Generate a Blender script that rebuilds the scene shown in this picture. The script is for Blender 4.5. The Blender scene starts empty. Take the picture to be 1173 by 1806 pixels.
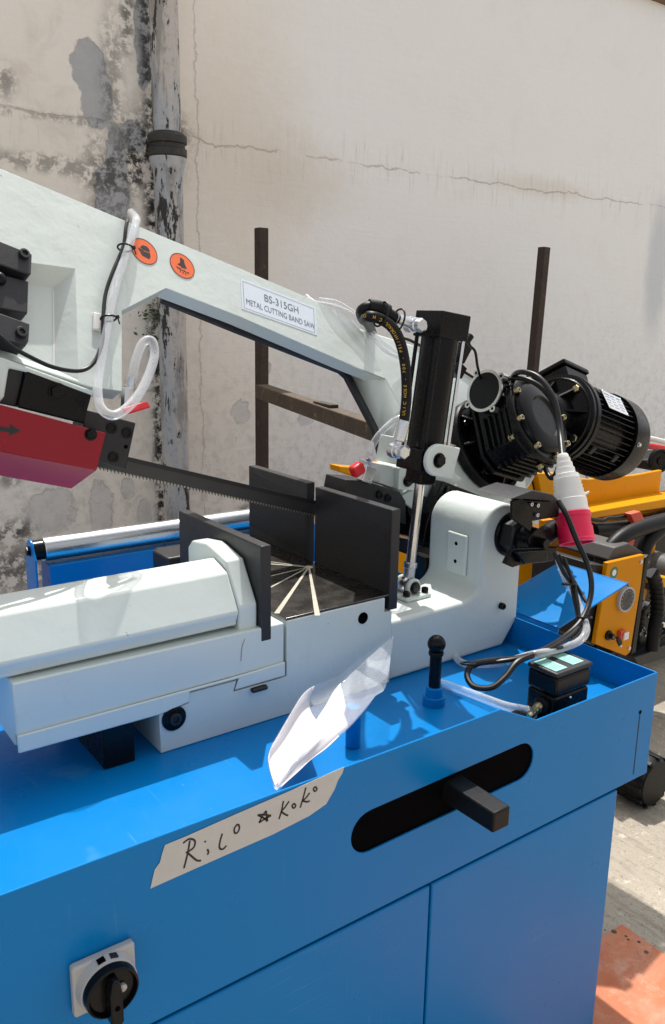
import bpy, bmesh, math, random
from math import sin, cos, pi, radians, sqrt
from mathutils import Vector, Matrix
random.seed(7)
scene = bpy.context.scene
COL = scene.collection

# ------------------------------------------------------------------ camera
FPX, IW, IH = 1490.0, 1173.0, 1806.0
YAW, PITCH, ROLL = radians(36.29), radians(13.35), radians(0.958)
CAM = Vector((0, 0, 1.45))
fw = Vector((sin(YAW)*cos(PITCH), cos(YAW)*cos(PITCH), -sin(PITCH)))
rt = Vector((cos(YAW), -sin(YAW), 0))
up = rt.cross(fw)
rt, up = cos(ROLL)*rt + sin(ROLL)*up, -sin(ROLL)*rt + cos(ROLL)*up
cam_d = bpy.data.cameras.new('camera')
cam_d.sensor_fit = 'VERTICAL'
cam_d.sensor_height = 24.0
cam_d.lens = FPX/IH*24.0
cam_d.clip_start = 0.02
cam_d.clip_end = 300
cam = bpy.data.objects.new('camera', cam_d)
M = Matrix((rt, up, -fw)).transposed().to_4x4()
M.translation = CAM
cam.matrix_world = M
COL.objects.link(cam)
scene.camera = cam

# ------------------------------------------------------------------ light
SUN = Vector((0.30, 0.40, 1.0)).normalized()
world = bpy.data.worlds.new('World')
scene.world = world
world.use_nodes = True
wn = world.node_tree.nodes
bg = wn.get('Background') or wn.new('ShaderNodeBackground')
sky = wn.new('ShaderNodeTexSky')
sky.sky_type = 'NISHITA'
sky.sun_disc = False
sky.sun_elevation = math.asin(SUN.z)
sky.sun_rotation = math.atan2(SUN.x, SUN.y)
sky.air_density = 1.0
sky.dust_density = 3.0
sky.ozone_density = 1.0
hazy = wn.new('ShaderNodeHueSaturation')           # hazy tropical sky: paler than clean air
hazy.inputs['Saturation'].default_value = 0.12
world.node_tree.links.new(sky.outputs[0], hazy.inputs['Color'])
world.node_tree.links.new(hazy.outputs[0], bg.inputs[0])
bg.inputs[1].default_value = 0.15
sl = bpy.data.lights.new('sun', 'SUN')
sl.energy = 3.5
sl.angle = radians(0.5)
sl.color = (1.0, 0.96, 0.9)
so = bpy.data.objects.new('sun', sl)
so.rotation_euler = (-SUN).to_track_quat('-Z', 'Y').to_euler()
so.location = (0, 0, 6)
COL.objects.link(so)
scene.view_settings.view_transform = 'Standard'
scene.view_settings.look = 'None'
scene.view_settings.gamma = 1.0
scene.view_settings.use_curve_mapping = False
scene.view_settings.exposure = 0.52

# ------------------------------------------------------------------ survey helpers: a sight line met with a real plane
def ray(x, y): return fw + rt*((x-IW/2)/FPX) - up*((y-IH/2)/FPX)
def pY(x, y, Y): d = ray(x, y); return CAM + d*((Y-CAM.y)/d.y)
def pX(x, y, X): d = ray(x, y); return CAM + d*((X-CAM.x)/d.x)
def pZ(x, y, Z): d = ray(x, y); return CAM + d*((Z-CAM.z)/d.z)
# saw bow plane: leans back 31 degrees, dips to the right
BU = ray(2293, 1251).normalized()
_h = Vector((BU.y, -BU.x, 0)).normalized()
_v = _h.cross(BU)
if _v.z < 0: _v = -_v
BN = cos(radians(31))*_h + sin(radians(31))*_v
BV = BN.cross(BU)
BK = -0.45
def pB(x, y, o=0.0): d = ray(x, y); return CAM + d*((BK+o-BN.dot(CAM))/BN.dot(d))

# ------------------------------------------------------------------ materials
def new_mat(name):
    m = bpy.data.materials.new(name); m.use_nodes = True
    nt = m.node_tree
    return m, nt, nt.nodes['Principled BSDF']
def L(nt, a, b): nt.links.new(a, b)
def nmath(nt, op, a, b=None, c=None, clamp=False):
    n = nt.nodes.new('ShaderNodeMath'); n.operation = op; n.use_clamp = clamp
    for i, v in enumerate((a, b, c)):
        if v is None: continue
        if isinstance(v, (int, float)): n.inputs[i].default_value = v
        else: L(nt, v, n.inputs[i])
    return n.outputs[0]
def nnoise(nt, vec, scale, detail=4, rough=0.55, dist=0.0):
    n = nt.nodes.new('ShaderNodeTexNoise')
    n.inputs['Scale'].default_value = scale; n.inputs['Detail'].default_value = detail
    n.inputs['Roughness'].default_value = rough; n.inputs['Distortion'].default_value = dist
    if vec is not None: L(nt, vec, n.inputs['Vector'])
    return n.outputs['Fac']
def ncoord(nt, scale=(1, 1, 1), rot=(0, 0, 0), loc=(0, 0, 0)):
    t = nt.nodes.new('ShaderNodeTexCoord'); m = nt.nodes.new('ShaderNodeMapping')
    m.inputs['Scale'].default_value = scale; m.inputs['Rotation'].default_value = rot; m.inputs['Location'].default_value = loc
    L(nt, t.outputs['Object'], m.inputs['Vector'])
    return m.outputs['Vector']
def nmix(nt, fac, a, b):
    n = nt.nodes.new('ShaderNodeMix'); n.data_type = 'RGBA'
    for sock, v in ((n.inputs[0], fac), (n.inputs[6], a), (n.inputs[7], b)):
        if isinstance(v, (int, float)): sock.default_value = v
        elif isinstance(v, tuple): sock.default_value = (*v, 1)
        else: L(nt, v, sock)
    return n.outputs[2]
def nstep(nt, v, lo, hi):
    n = nt.nodes.new('ShaderNodeMapRange'); n.interpolation_type = 'SMOOTHSTEP'
    n.inputs[1].default_value = lo; n.inputs[2].default_value = hi
    L(nt, v, n.inputs[0]); return n.outputs[0]
def nbump(nt, h, strength=0.3, dist=0.01):
    b = nt.nodes.new('ShaderNodeBump'); b.inputs['Strength'].default_value = strength; b.inputs['Distance'].default_value = dist
    L(nt, h, b.inputs['Height']); return b.outputs[0]
def simple(name, col, rough=0.4, metal=0.0, spec=0.5, vary=0.12, scale=18, bump=0.0, bscale=120, coat=0.0, dirt=None, dirt_amt=0.0):
    m, nt, p = new_mat(name)
    v = ncoord(nt)
    nz = nnoise(nt, v, scale, 5, 0.6)
    a = tuple(c*(1-vary) for c in col); b = tuple(min(1, c*(1+vary)) for c in col)
    c = nmix(nt, nz, a, b)
    if dirt:
        d = nstep(nt, nnoise(nt, v, scale*2.3, 8, 0.7, 0.4), 0.56, 0.75)
        c = nmix(nt, nmath(nt, 'MULTIPLY', d, dirt_amt), c, dirt)
    L(nt, c, p.inputs['Base Color'])
    p.inputs['Metallic'].default_value = metal
    p.inputs['Specular IOR Level'].default_value = spec
    r = nmath(nt, 'MULTIPLY_ADD', nnoise(nt, v, scale*3, 4), 0.22, rough-0.11, clamp=True)
    L(nt, r, p.inputs['Roughness'])
    p.inputs['Coat Weight'].default_value = coat
    if bump: L(nt, nbump(nt, nnoise(nt, v, bscale, 3), bump, 0.002), p.inputs['Normal'])
    return m
MAT = {}
MAT['blue'] = simple('blue_paint', (0.0, 0.172, 0.48), 0.30, spec=0.2, vary=0.05, scale=5, bump=0.05, bscale=60, dirt=(0.03, 0.2, 0.45), dirt_amt=0.12)
def sheet_paint(name, col, rough):
    m, nt, p = new_mat(name)
    v = ncoord(nt)
    c = nmix(nt, nnoise(nt, v, 4, 4), tuple(x*.95 for x in col), tuple(x*1.05 for x in col))
    # hairline scratches, dust specks and dried splashes
    s1 = nstep(nt, nnoise(nt, ncoord(nt, (2, 2, 60), (0.3, 0.5, 0.2)), 3, 3, 0.5), 0.665, 0.69)
    s2 = nstep(nt, nnoise(nt, ncoord(nt, (50, 3, 3), (0.2, 0.1, 0.7)), 3, 3, 0.5), 0.67, 0.695)
    zone = nstep(nt, nnoise(nt, v, 6, 3), 0.48, 0.62)
    c = nmix(nt, nmath(nt, 'MULTIPLY', nmath(nt, 'MULTIPLY', nmath(nt, 'MAXIMUM', s1, s2), zone), 0.22), c, (0.10, 0.30, 0.55))
    c = nmix(nt, nmath(nt, 'MULTIPLY', nstep(nt, nnoise(nt, v, 160, 2, 0.5), 0.74, 0.78), 0.35), c, (0.30, 0.38, 0.45))
    c = nmix(nt, nmath(nt, 'MULTIPLY', nstep(nt, nnoise(nt, v, 22, 7, 0.72), 0.66, 0.74), 0.3), c, (0.02, 0.12, 0.28))
    L(nt, c, p.inputs['Base Color'])
    p.inputs['Specular IOR Level'].default_value = 0.2
    L(nt, nmath(nt, 'MULTIPLY_ADD', nnoise(nt, v, 9, 6, 0.65), 0.24, rough-0.12, clamp=True), p.inputs['Roughness'])
    h = nmath(nt, 'ADD', nmath(nt, 'MULTIPLY', nnoise(nt, v, 2.5, 2), 1.0), nmath(nt, 'MULTIPLY', nnoise(nt, v, 120, 2), 0.015))
    L(nt, nbump(nt, h, 0.25, 0.02), p.inputs['Normal'])
    return m
MAT['blue'] = sheet_paint('blue_paint', (0.0, 0.172, 0.48), 0.30)
def cast_paint(name, col, rough, bump):
    m, nt, p = new_mat(name)
    v = ncoord(nt)
    c = nmix(nt, nnoise(nt, v, 7, 5, 0.6), tuple(x*.95 for x in col), tuple(x*1.04 for x in col))
    c = nmix(nt, nmath(nt, 'MULTIPLY', nstep(nt, nnoise(nt, v, 17, 8, 0.72, 0.5), 0.57, 0.74), 0.28), c, (0.40, 0.40, 0.35))
    c = nmix(nt, nmath(nt, 'MULTIPLY', nstep(nt, nnoise(nt, v, 48, 4, 0.6), 0.72, 0.75), 0.8), c, (0.14, 0.13, 0.11))
    c = nmix(nt, nmath(nt, 'MULTIPLY', nstep(nt, nnoise(nt, ncoord(nt, (30, 30, 3)), 1.5, 5, 0.6), 0.64, 0.76), 0.14), c, (0.36, 0.33, 0.26))
    L(nt, c, p.inputs['Base Color'])
    L(nt, nmath(nt, 'MULTIPLY_ADD', nnoise(nt, v, 14, 6, 0.65), 0.26, rough-0.13, clamp=True), p.inputs['Roughness'])
    h = nmath(nt, 'ADD', nmath(nt, 'MULTIPLY', nnoise(nt, v, 14, 3), 1.0), nmath(nt, 'MULTIPLY', nnoise(nt, v, 110, 3, 0.6), 0.12))
    L(nt, nbump(nt, h, bump, 0.006), p.inputs['Normal'])
    return m
MAT['stain'] = simple('oil_stain', (0.16, 0.12, 0.07), 0.5)
MAT['white'] = simple('mint_white_paint', (0.62, 0.68, 0.65), 0.36, vary=0.03, scale=9, bump=0.06, bscale=45, coat=0.1, dirt=(0.42, 0.43, 0.38), dirt_amt=0.22)
MAT['cast'] = simple('mint_white_cast_paint', (0.60, 0.66, 0.63), 0.40, vary=0.04, scale=12, bump=0.13, bscale=60, dirt=(0.36, 0.36, 0.31), dirt_amt=0.35)
MAT['black'] = simple('black_paint', (0.0035, 0.0035, 0.0045), 0.27, spec=0.2, vary=0.25, scale=20, bump=0.1, bscale=200)
MAT['white'] = cast_paint('mint_white_paint', (0.60, 0.66, 0.635), 0.36, 0.18)
MAT['cast'] = cast_paint('mint_white_cast_paint', (0.59, 0.645, 0.62), 0.40, 0.36)
MAT['blackox'] = simple('black_oxide_steel', (0.013, 0.013, 0.016), 0.45, spec=0.4, vary=0.25, scale=30, bump=0.15, bscale=300, dirt=(0.04, 0.038, 0.035), dirt_amt=0.4)
MAT['jaw'] = simple('blackened_jaw_steel', (0.016, 0.016, 0.018), 0.42, spec=0.45, vary=0.2, scale=25, bump=0.06, bscale=300, dirt=(0.04, 0.04, 0.04), dirt_amt=0.4)
MAT['rubber'] = simple('black_rubber', (0.006, 0.006, 0.007), 0.45, spec=0.2, vary=0.3, scale=40, bump=0.12, bscale=400)
MAT['cable'] = simple('black_cable', (0.005, 0.005, 0.006), 0.36, spec=0.3, vary=0.2, scale=40)
MAT['tablesteel'] = simple('oiled_table_steel', (0.16, 0.15, 0.14), 0.27, metal=1.0, vary=0.35, scale=9, bump=0.04, bscale=60, dirt=(0.03, 0.028, 0.025), dirt_amt=0.7)
MAT['groove'] = simple('groove_sealant', (0.46, 0.43, 0.35), 0.5, vary=0.25, scale=30, bump=0.4, bscale=150, dirt=(0.25, 0.18, 0.05), dirt_amt=0.55)
MAT['chrome'] = simple('polished_steel', (0.66, 0.66, 0.67), 0.22, metal=1.0, vary=0.06, scale=30, bump=0.03, bscale=300)
MAT['zinc'] = simple('zinc_plated_steel', (0.62, 0.64, 0.68), 0.3, metal=1.0, vary=0.12, scale=22, bump=0.04, bscale=200)
MAT['rollersteel'] = simple('zinc_roller', (0.58, 0.60, 0.62), 0.25, metal=1.0, vary=0.03, scale=4)
MAT['brass'] = simple('yellow_zinc', (0.46, 0.38, 0.22), 0.32, metal=1.0, vary=0.15, scale=40)
MAT['alu'] = simple('machined_aluminium', (0.62, 0.62, 0.60), 0.34, metal=0.9, vary=0.08, scale=40)
MAT['blade'] = simple('blade_steel', (0.055, 0.056, 0.06), 0.42, metal=0.6, vary=0.15, scale=16)
MAT['tooth'] = simple('tooth_steel', (0.4, 0.38, 0.35), 0.4, metal=0.9)
MAT['redguard'] = simple('red_gloss_paint', (0.26, 0.004, 0.016), 0.24, spec=0.3, vary=0.06, scale=8, bump=0.03, bscale=40)
MAT['redplastic'] = simple('red_plastic', (0.62, 0.012, 0.02), 0.35, vary=0.05)
MAT['pinkred'] = simple('red_plug_plastic', (0.72, 0.006, 0.07), 0.38, vary=0.04)
MAT['orangered'] = simple('orange_red_plastic', (0.70, 0.085, 0.04), 0.5, vary=0.05)
MAT['whiteplastic'] = simple('white_plastic', (0.72, 0.71, 0.69), 0.4, vary=0.03)
MAT['greyplastic'] = simple('grey_plastic', (0.42, 0.42, 0.42), 0.4, vary=0.04)
MAT['yellow'] = simple('machine_yellow', (0.68, 0.285, 0.0), 0.38, spec=0.15, vary=0.05, scale=10, dirt=(0.3, 0.13, 0.02), dirt_amt=0.3)
MAT['rust'] = simple('rusty_steel', (0.035, 0.022, 0.016), 0.75, vary=0.5, scale=22, bump=0.4, bscale=120, dirt=(0.20, 0.10, 0.04), dirt_amt=0.85)
MAT['railrust'] = simple('weathered_rail_steel', (0.075, 0.05, 0.03), 0.75, vary=0.5, scale=16, bump=0.4, bscale=90, dirt=(0.36, 0.24, 0.10), dirt_amt=0.9)
MAT['dark'] = simple('dark_cavity', (0.002, 0.002, 0.003), 0.9, spec=0.03)
MAT['ink'] = simple('black_ink', (0.012, 0.012, 0.014), 0.55)
MAT['greyink'] = simple('grey_print', (0.13, 0.15, 0.19), 0.5)
MAT['yellowink'] = simple('yellow_print', (0.68, 0.42, 0.02), 0.5)
MAT['labelwhite'] = simple('label_film', (0.66, 0.72, 0.80), 0.28, vary=0.02, coat=0.3)
MAT['stickerorange'] = simple('orange_sticker', (0.82, 0.15, 0.04), 0.4, vary=0.03)
MAT['nameplate'] = simple('aluminium_nameplate', (0.70, 0.72, 0.76), 0.36, metal=0.5, vary=0.08, scale=60)
MAT['greensticker'] = simple('green_sticker', (0.02, 0.16, 0.06), 0.45)
MAT['cyansticker'] = simple('pale_green_label', (0.30, 0.62, 0.55), 0.35, vary=0.12, scale=90)
MAT['greyseat'] = simple('grey_vinyl', (0.055, 0.052, 0.05), 0.6, vary=0.15)
MAT['moss'] = simple('moss_green', (0.045, 0.085, 0.02), 0.8, vary=0.4)
MAT['tape'] = simple('masking_tape', (0.50, 0.495, 0.485), 0.55, vary=0.08, scale=60, bump=0.25, bscale=240)
MAT['paper'] = simple('white_paper', (0.64, 0.62, 0.65), 0.6, vary=0.02)
MAT['yellow_shaded'] = simple('yellow_shaded_paint', (0.58, 0.225, 0.0), 0.42, spec=0.12, vary=0.06, scale=8)  # machine yellow darkened, the panel's shade put into the colour
MAT['coping'] = simple('brown_coping', (0.16, 0.09, 0.045), 0.7, vary=0.3)

def clear_mat(name, col, alpha, rough=0.12, edge=0.6):
    m, nt, p = new_mat(name)
    p.inputs['Base Color'].default_value = (*col, 1)
    p.inputs['Roughness'].default_value = rough
    v = ncoord(nt)
    lw = nt.nodes.new('ShaderNodeLayerWeight'); lw.inputs[0].default_value = 0.35
    a = nmath(nt, 'MULTIPLY_ADD', lw.outputs['Facing'], edge, alpha, clamp=True)
    a = nmath(nt, 'MULTIPLY_ADD', nnoise(nt, v, 25, 2), 0.1, nmath(nt, 'SUBTRACT', a, 0.05), clamp=True)
    L(nt, a, p.inputs['Alpha'])
    p.inputs['Coat Weight'].default_value = 0.4
    return m
MAT['hoseclear'] = clear_mat('clear_hose', (0.74, 0.76, 0.80), 0.20, 0.14)
MAT['film'] = clear_mat('clear_film', (0.80, 0.83, 0.88), 0.05, 0.05, 0.38)

# ------------------------------------------------------------------ mesh helpers
class MB:
    def __init__(s): s.bm = bmesh.new()
    def prism(s, pts, vec):
        """solid from a planar outline swept along vec"""
        vec = Vector(vec); bm = s.bm
        a = [bm.verts.new(p) for p in pts]; b = [bm.verts.new(Vector(p)+vec) for p in pts]
        n = len(a)
        fa = bm.faces.new(a); fb = bm.faces.new(b[::-1])
        fs = [fa, fb]
        for i in range(n):
            j = (i+1) % n
            fs.append(bm.faces.new((a[j], a[i], b[i], b[j])))
        bmesh.ops.recalc_face_normals(bm, faces=fs)
        return s
    def loft(s, A, B):
        bm = s.bm
        a = [bm.verts.new(p) for p in A]; b = [bm.verts.new(p) for p in B]; n = len(a)
        fs = [bm.faces.new(a), bm.faces.new(b[::-1])]
        for i in range(n):
            j = (i+1) % n; fs.append(bm.faces.new((a[j], a[i], b[i], b[j])))
        bmesh.ops.recalc_face_normals(bm, faces=fs); return s
    def holed(s, outer, holes, vec):
        """plate with holes (outlines planar), swept along vec"""
        vec = Vector(vec); bm = s.bm
        loops = [[bm.verts.new(p) for p in o] for o in [outer]+holes]
        es = []
        for lp in loops:
            for i in range(len(lp)): es.append(bm.edges.new((lp[i], lp[(i+1) % len(lp)])))
        r = bmesh.ops.triangle_fill(bm, edges=es, use_beauty=True, use_dissolve=False)
        fs = [f for f in r['geom'] if isinstance(f, bmesh.types.BMFace)]
        if vec.length > 0:
            bmesh.ops.recalc_face_normals(bm, faces=fs)
            r = bmesh.ops.extrude_face_region(bm, geom=fs)
            vs = [g for g in r['geom'] if isinstance(g, bmesh.types.BMVert)]
            # keep the original face as front
            bmesh.ops.translate(bm, verts=vs, vec=vec)
        bmesh.ops.recalc_face_normals(bm, faces=bm.faces[:])
        return s
    def box(s, c, size, R=None):
        c = Vector(c); R = R or Matrix.Identity(3)
        hx, hy, hz = (x/2 for x in size)
        lo = [c + R @ Vector((x, y, -hz)) for x, y in ((-hx, -hy), (hx, -hy), (hx, hy), (-hx, hy))]
        return s.prism(lo, R @ Vector((0, 0, 2*hz)))
    def box2(s, a, b):
        a = Vector(a); b = Vector(b)
        return s.box((a+b)/2, [abs(b[i]-a[i]) for i in range(3)])
    def lathe(s, p, axis, prof, seg=32, caps=True, a0=None):
        """prof: list of (radius, distance along axis)"""
        axis = Vector(axis).normalized(); p = Vector(p)
        x = Vector(a0) if a0 is not None else (Vector((0, 0, 1)) if abs(axis.z) < 0.9 else Vector((1, 0, 0)))
        x = (x - axis*x.dot(axis)).normalized(); y = axis.cross(x); bm = s.bm
        rings = []
        for r, d in prof:
            rings.append([bm.verts.new(p + axis*d + (x*cos(2*pi*i/seg) + y*sin(2*pi*i/seg))*max(r, 1e-5)) for i in range(seg)])
        fs = []
        for a, b in zip(rings, rings[1:]):
            for i in range(seg):
                j = (i+1) % seg; fs.append(bm.faces.new((a[i], a[j], b[j], b[i])))
        if caps:
            fs.append(bm.faces.new(rings[0][::-1])); fs.append(bm.faces.new(rings[-1]))
        bmesh.ops.recalc_face_normals(bm, faces=fs)
        return s
    def cyl(s, p0, p1, r0, r1=None, seg=28):
        p0 = Vector(p0); p1 = Vector(p1)
        return s.lathe(p0, p1-p0, [(r0, 0), (r0 if r1 is None else r1, (p1-p0).length)], seg)
    def sphere(s, c, r, seg=24, rings=14, axis=(0, 0, 1)):
        prof = [(r*sin(pi*i/rings), -r*cos(pi*i/rings)) for i in range(rings+1)]
        return s.lathe(c, axis, prof, seg)
    def tube(s, pts, r, seg=12, sub=8, taper=None):
        P = spline(pts, sub); bm = s.bm
        rings = []; n = len(P)
        t0 = (P[1]-P[0]).normalized()
        x = t0.orthogonal().normalized()
        for i in range(n):
            t = (P[min(i+1, n-1)]-P[max(i-1, 0)]).normalized()
            x = (x - t*x.dot(t)).normalized(); y = t.cross(x)
            rr = r if taper is None else taper(i/(n-1))*r
            rings.append([bm.verts.new(P[i] + (x*cos(2*pi*k/seg)+y*sin(2*pi*k/seg))*rr) for k in range(seg)])
        fs = []
        for a, b in zip(rings, rings[1:]):
            for k in range(seg):
                j = (k+1) % seg; fs.append(bm.faces.new((a[k], a[j], b[j], b[k])))
        fs.append(bm.faces.new(rings[0][::-1])); fs.append(bm.faces.new(rings[-1]))
        bmesh.ops.recalc_face_normals(bm, faces=fs)
        return s
    def grid(s, rows):
        bm = s.bm
        V = [[bm.verts.new(p) for p in r] for r in rows]
        for a, b in zip(V, V[1:]):
            for i in range(len(a)-1): bm.faces.new((a[i], a[i+1], b[i+1], b[i]))
        return s
    def done(s, name, mat, parent=None, bevel=0.0, seg=2, ang=35, solid=0.0):
        me = bpy.data.meshes.new(name)
        s.bm.to_mesh(me); s.bm.free()
        for p in me.polygons: p.use_smooth = True
        me.set_sharp_from_angle(angle=radians(ang))
        m = MAT[mat] if isinstance(mat, str) else mat
        me.materials.append(m)
        o = bpy.data.objects.new(name, me)
        COL.objects.link(o)
        if parent is not None: attach(o, parent)
        if solid:
            d = o.modifiers.new('thickness', 'SOLIDIFY'); d.thickness = solid; d.offset = 0
        if bevel:
            b = o.modifiers.new('edges', 'BEVEL'); b.width = bevel; b.segments = seg
            b.limit_method = 'ANGLE'; b.angle_limit = radians(32); b.harden_normals = False
            w = o.modifiers.new('normals', 'WEIGHTED_NORMAL'); w.keep_sharp = True
        return o
def spline(pts, sub=8):
    P = [Vector(p) for p in pts]
    if len(P) < 3: return P
    out = []
    for i in range(len(P)-1):
        p0 = P[i-1] if i else P[0]*2-P[1]; p1, p2 = P[i], P[i+1]
        p3 = P[i+2] if i+2 < len(P) else P[-1]*2-P[-2]
        for k in range(sub):
            t = k/sub
            out.append(0.5*((2*p1)+(p2-p0)*t+(2*p0-5*p1+4*p2-p3)*t*t+(3*p1-p0-3*p2+p3)*t**3))
    out.append(P[-1]); return out
ORG = {}
def attach(o, parent):
    o.parent = parent
    o.matrix_parent_inverse = Matrix.Translation(-ORG.get(parent.name, Vector()))
def tag(o, label=None, cat=None, group=None, kind=None):
    if label: o['label'] = label
    if cat: o['category'] = cat
    if group: o['group'] = group
    if kind: o['kind'] = kind
    return o
def thing(name, label, cat, loc=(0, 0, 0), group=None):
    o = bpy.data.objects.new(name, None); o.location = loc; o.empty_display_size = 0.1
    COL.objects.link(o); ORG[o.name] = Vector(loc)
    return tag(o, label, cat, group)
def copy_part(o, mat4, parent=None):
    c = o.copy(); COL.objects.link(c)
    c.matrix_basis = mat4
    c.parent = parent if parent is not None else o.parent
    return c
def text(name, s, origin, xdir, ydir, size, mat, parent, align='LEFT', fit=None, depth=0.0):
    cu = bpy.data.curves.new(name, 'FONT'); cu.body = s; cu.size = 1.0
    cu.align_x = align; cu.align_y = 'BOTTOM_BASELINE'; cu.fill_mode = 'BOTH'
    tmp = bpy.data.objects.new(name, cu); COL.objects.link(tmp)
    bpy.context.view_layer.update()
    dg = bpy.context.evaluated_depsgraph_get()
    me = bpy.data.meshes.new_from_object(tmp.evaluated_get(dg))
    bpy.data.objects.remove(tmp); bpy.data.curves.remove(cu)
    xd = Vector(xdir).normalized(); yd = Vector(ydir).normalized()
    xs = [v.co.x for v in me.vertices]
    sx = size
    if fit: sx = fit/max(1e-6, max(xs)-min(xs))
    for v in me.vertices:
        v.co = Vector(origin) + xd*(v.co.x*sx) + yd*(v.co.y*size)
    me.materials.clear(); me.materials.append(MAT[mat])
    o = bpy.data.objects.new(name, me); COL.objects.link(o); attach(o, parent)
    return o
def ribbon(mb, pts, w, nrm, sub=5):
    """flat marker stroke"""
    P = spline(pts, sub); nrm = Vector(nrm); A = []; B = []
    for i, p in enumerate(P):
        t = (P[min(i+1, len(P)-1)]-P[max(i-1, 0)]).normalized(); s = nrm.cross(t).normalized()*(w/2)
        A.append(p+s); B.append(p-s)
    mb.grid([A, B])
def rot_to(z, x=None):
    """3x3 whose columns are x,y,z with z given"""
    z = Vector(z).normalized(); x = Vector(x) if x is not None else z.orthogonal()
    x = (x - z*x.dot(z)).normalized(); y = z.cross(x)
    return Matrix((x, y, z)).transposed()
def hexbolt(name, p, axis, r, h, mat, parent, socket=False, seg=6):
    mb = MB(); axis = Vector(axis).normalized()
    if socket:
        mb.lathe(p, axis, [(r, 0), (r, h*0.85), (r*0.9, h), (r*0.55, h), (r*0.5, h*0.45), (0, h*0.45)], 20, caps=False)
    else:
        mb.lathe(Vector(p), axis, [(r*1.25, 0), (r*1.25, h*0.18)], 20)
        mb.lathe(Vector(p)+axis*h*0.18, axis, [(r, 0), (r, h*0.7), (r*0.86, h*0.82)], 6)
    return mb.done(name, mat, parent)
# ================================================================== SETTING
GZ = -0.05
WY = 3.4
# ---- ground
def ground_mat():
    m, nt, p = new_mat('brushed_concrete')
    v = ncoord(nt); vs = ncoord(nt, (26, 2.2, 6), (0, 0, radians(28)))
    big = nnoise(nt, v, 1.3, 6, 0.62); fine = nnoise(nt, v, 38, 8, 0.68); br = nnoise(nt, vs, 2.4, 6, 0.7)
    peb = nt.nodes.new('ShaderNodeTexVoronoi'); peb.inputs['Scale'].default_value = 105; L(nt, v, peb.inputs['Vector'])
    pm = nstep(nt, peb.outputs['Distance'], 0.1, 0.42)
    c = nmix(nt, nstep(nt, big, 0.3, 0.7), (0.29, 0.25, 0.195), (0.37, 0.325, 0.26))
    c = nmix(nt, nmath(nt, 'MULTIPLY', nstep(nt, br, 0.48, 0.66), 0.75), c, (0.20, 0.17, 0.13))
    c = nmix(nt, nmath(nt, 'MULTIPLY', nstep(nt, fine, 0.55, 0.66), 0.6), c, (0.20, 0.175, 0.135))
    c = nmix(nt, nmath(nt, 'MULTIPLY', nstep(nt, nnoise(nt, v, 32, 8, 0.75), 0.56, 0.68), 0.7), c, (0.62, 0.57, 0.48))
    c = nmix(nt, nmath(nt, 'MULTIPLY', pm, 0.15), c, (0.55, 0.50, 0.42))
    c = nmix(nt, nmath(nt, 'MULTIPLY', nstep(nt, nnoise(nt, v, 130, 3, 0.6), 0.60, 0.68), 0.7), c, (0.16, 0.135, 0.105))
    L(nt, c, p.inputs['Base Color']); p.inputs['Roughness'].default_value = 0.9
    h = nmath(nt, 'ADD', nmath(nt, 'MULTIPLY', fine, 0.7), nmath(nt, 'MULTIPLY', br, 0.7))
    L(nt, nbump(nt, h, 0.8, 0.006), p.inputs['Normal'])
    return m
g = MB().grid([[(-40, -40, GZ), (40, -40, GZ)], [(-40, 40, GZ), (40, 40, GZ)]]).done('ground', ground_mat())
tag(g, kind='structure')

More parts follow.
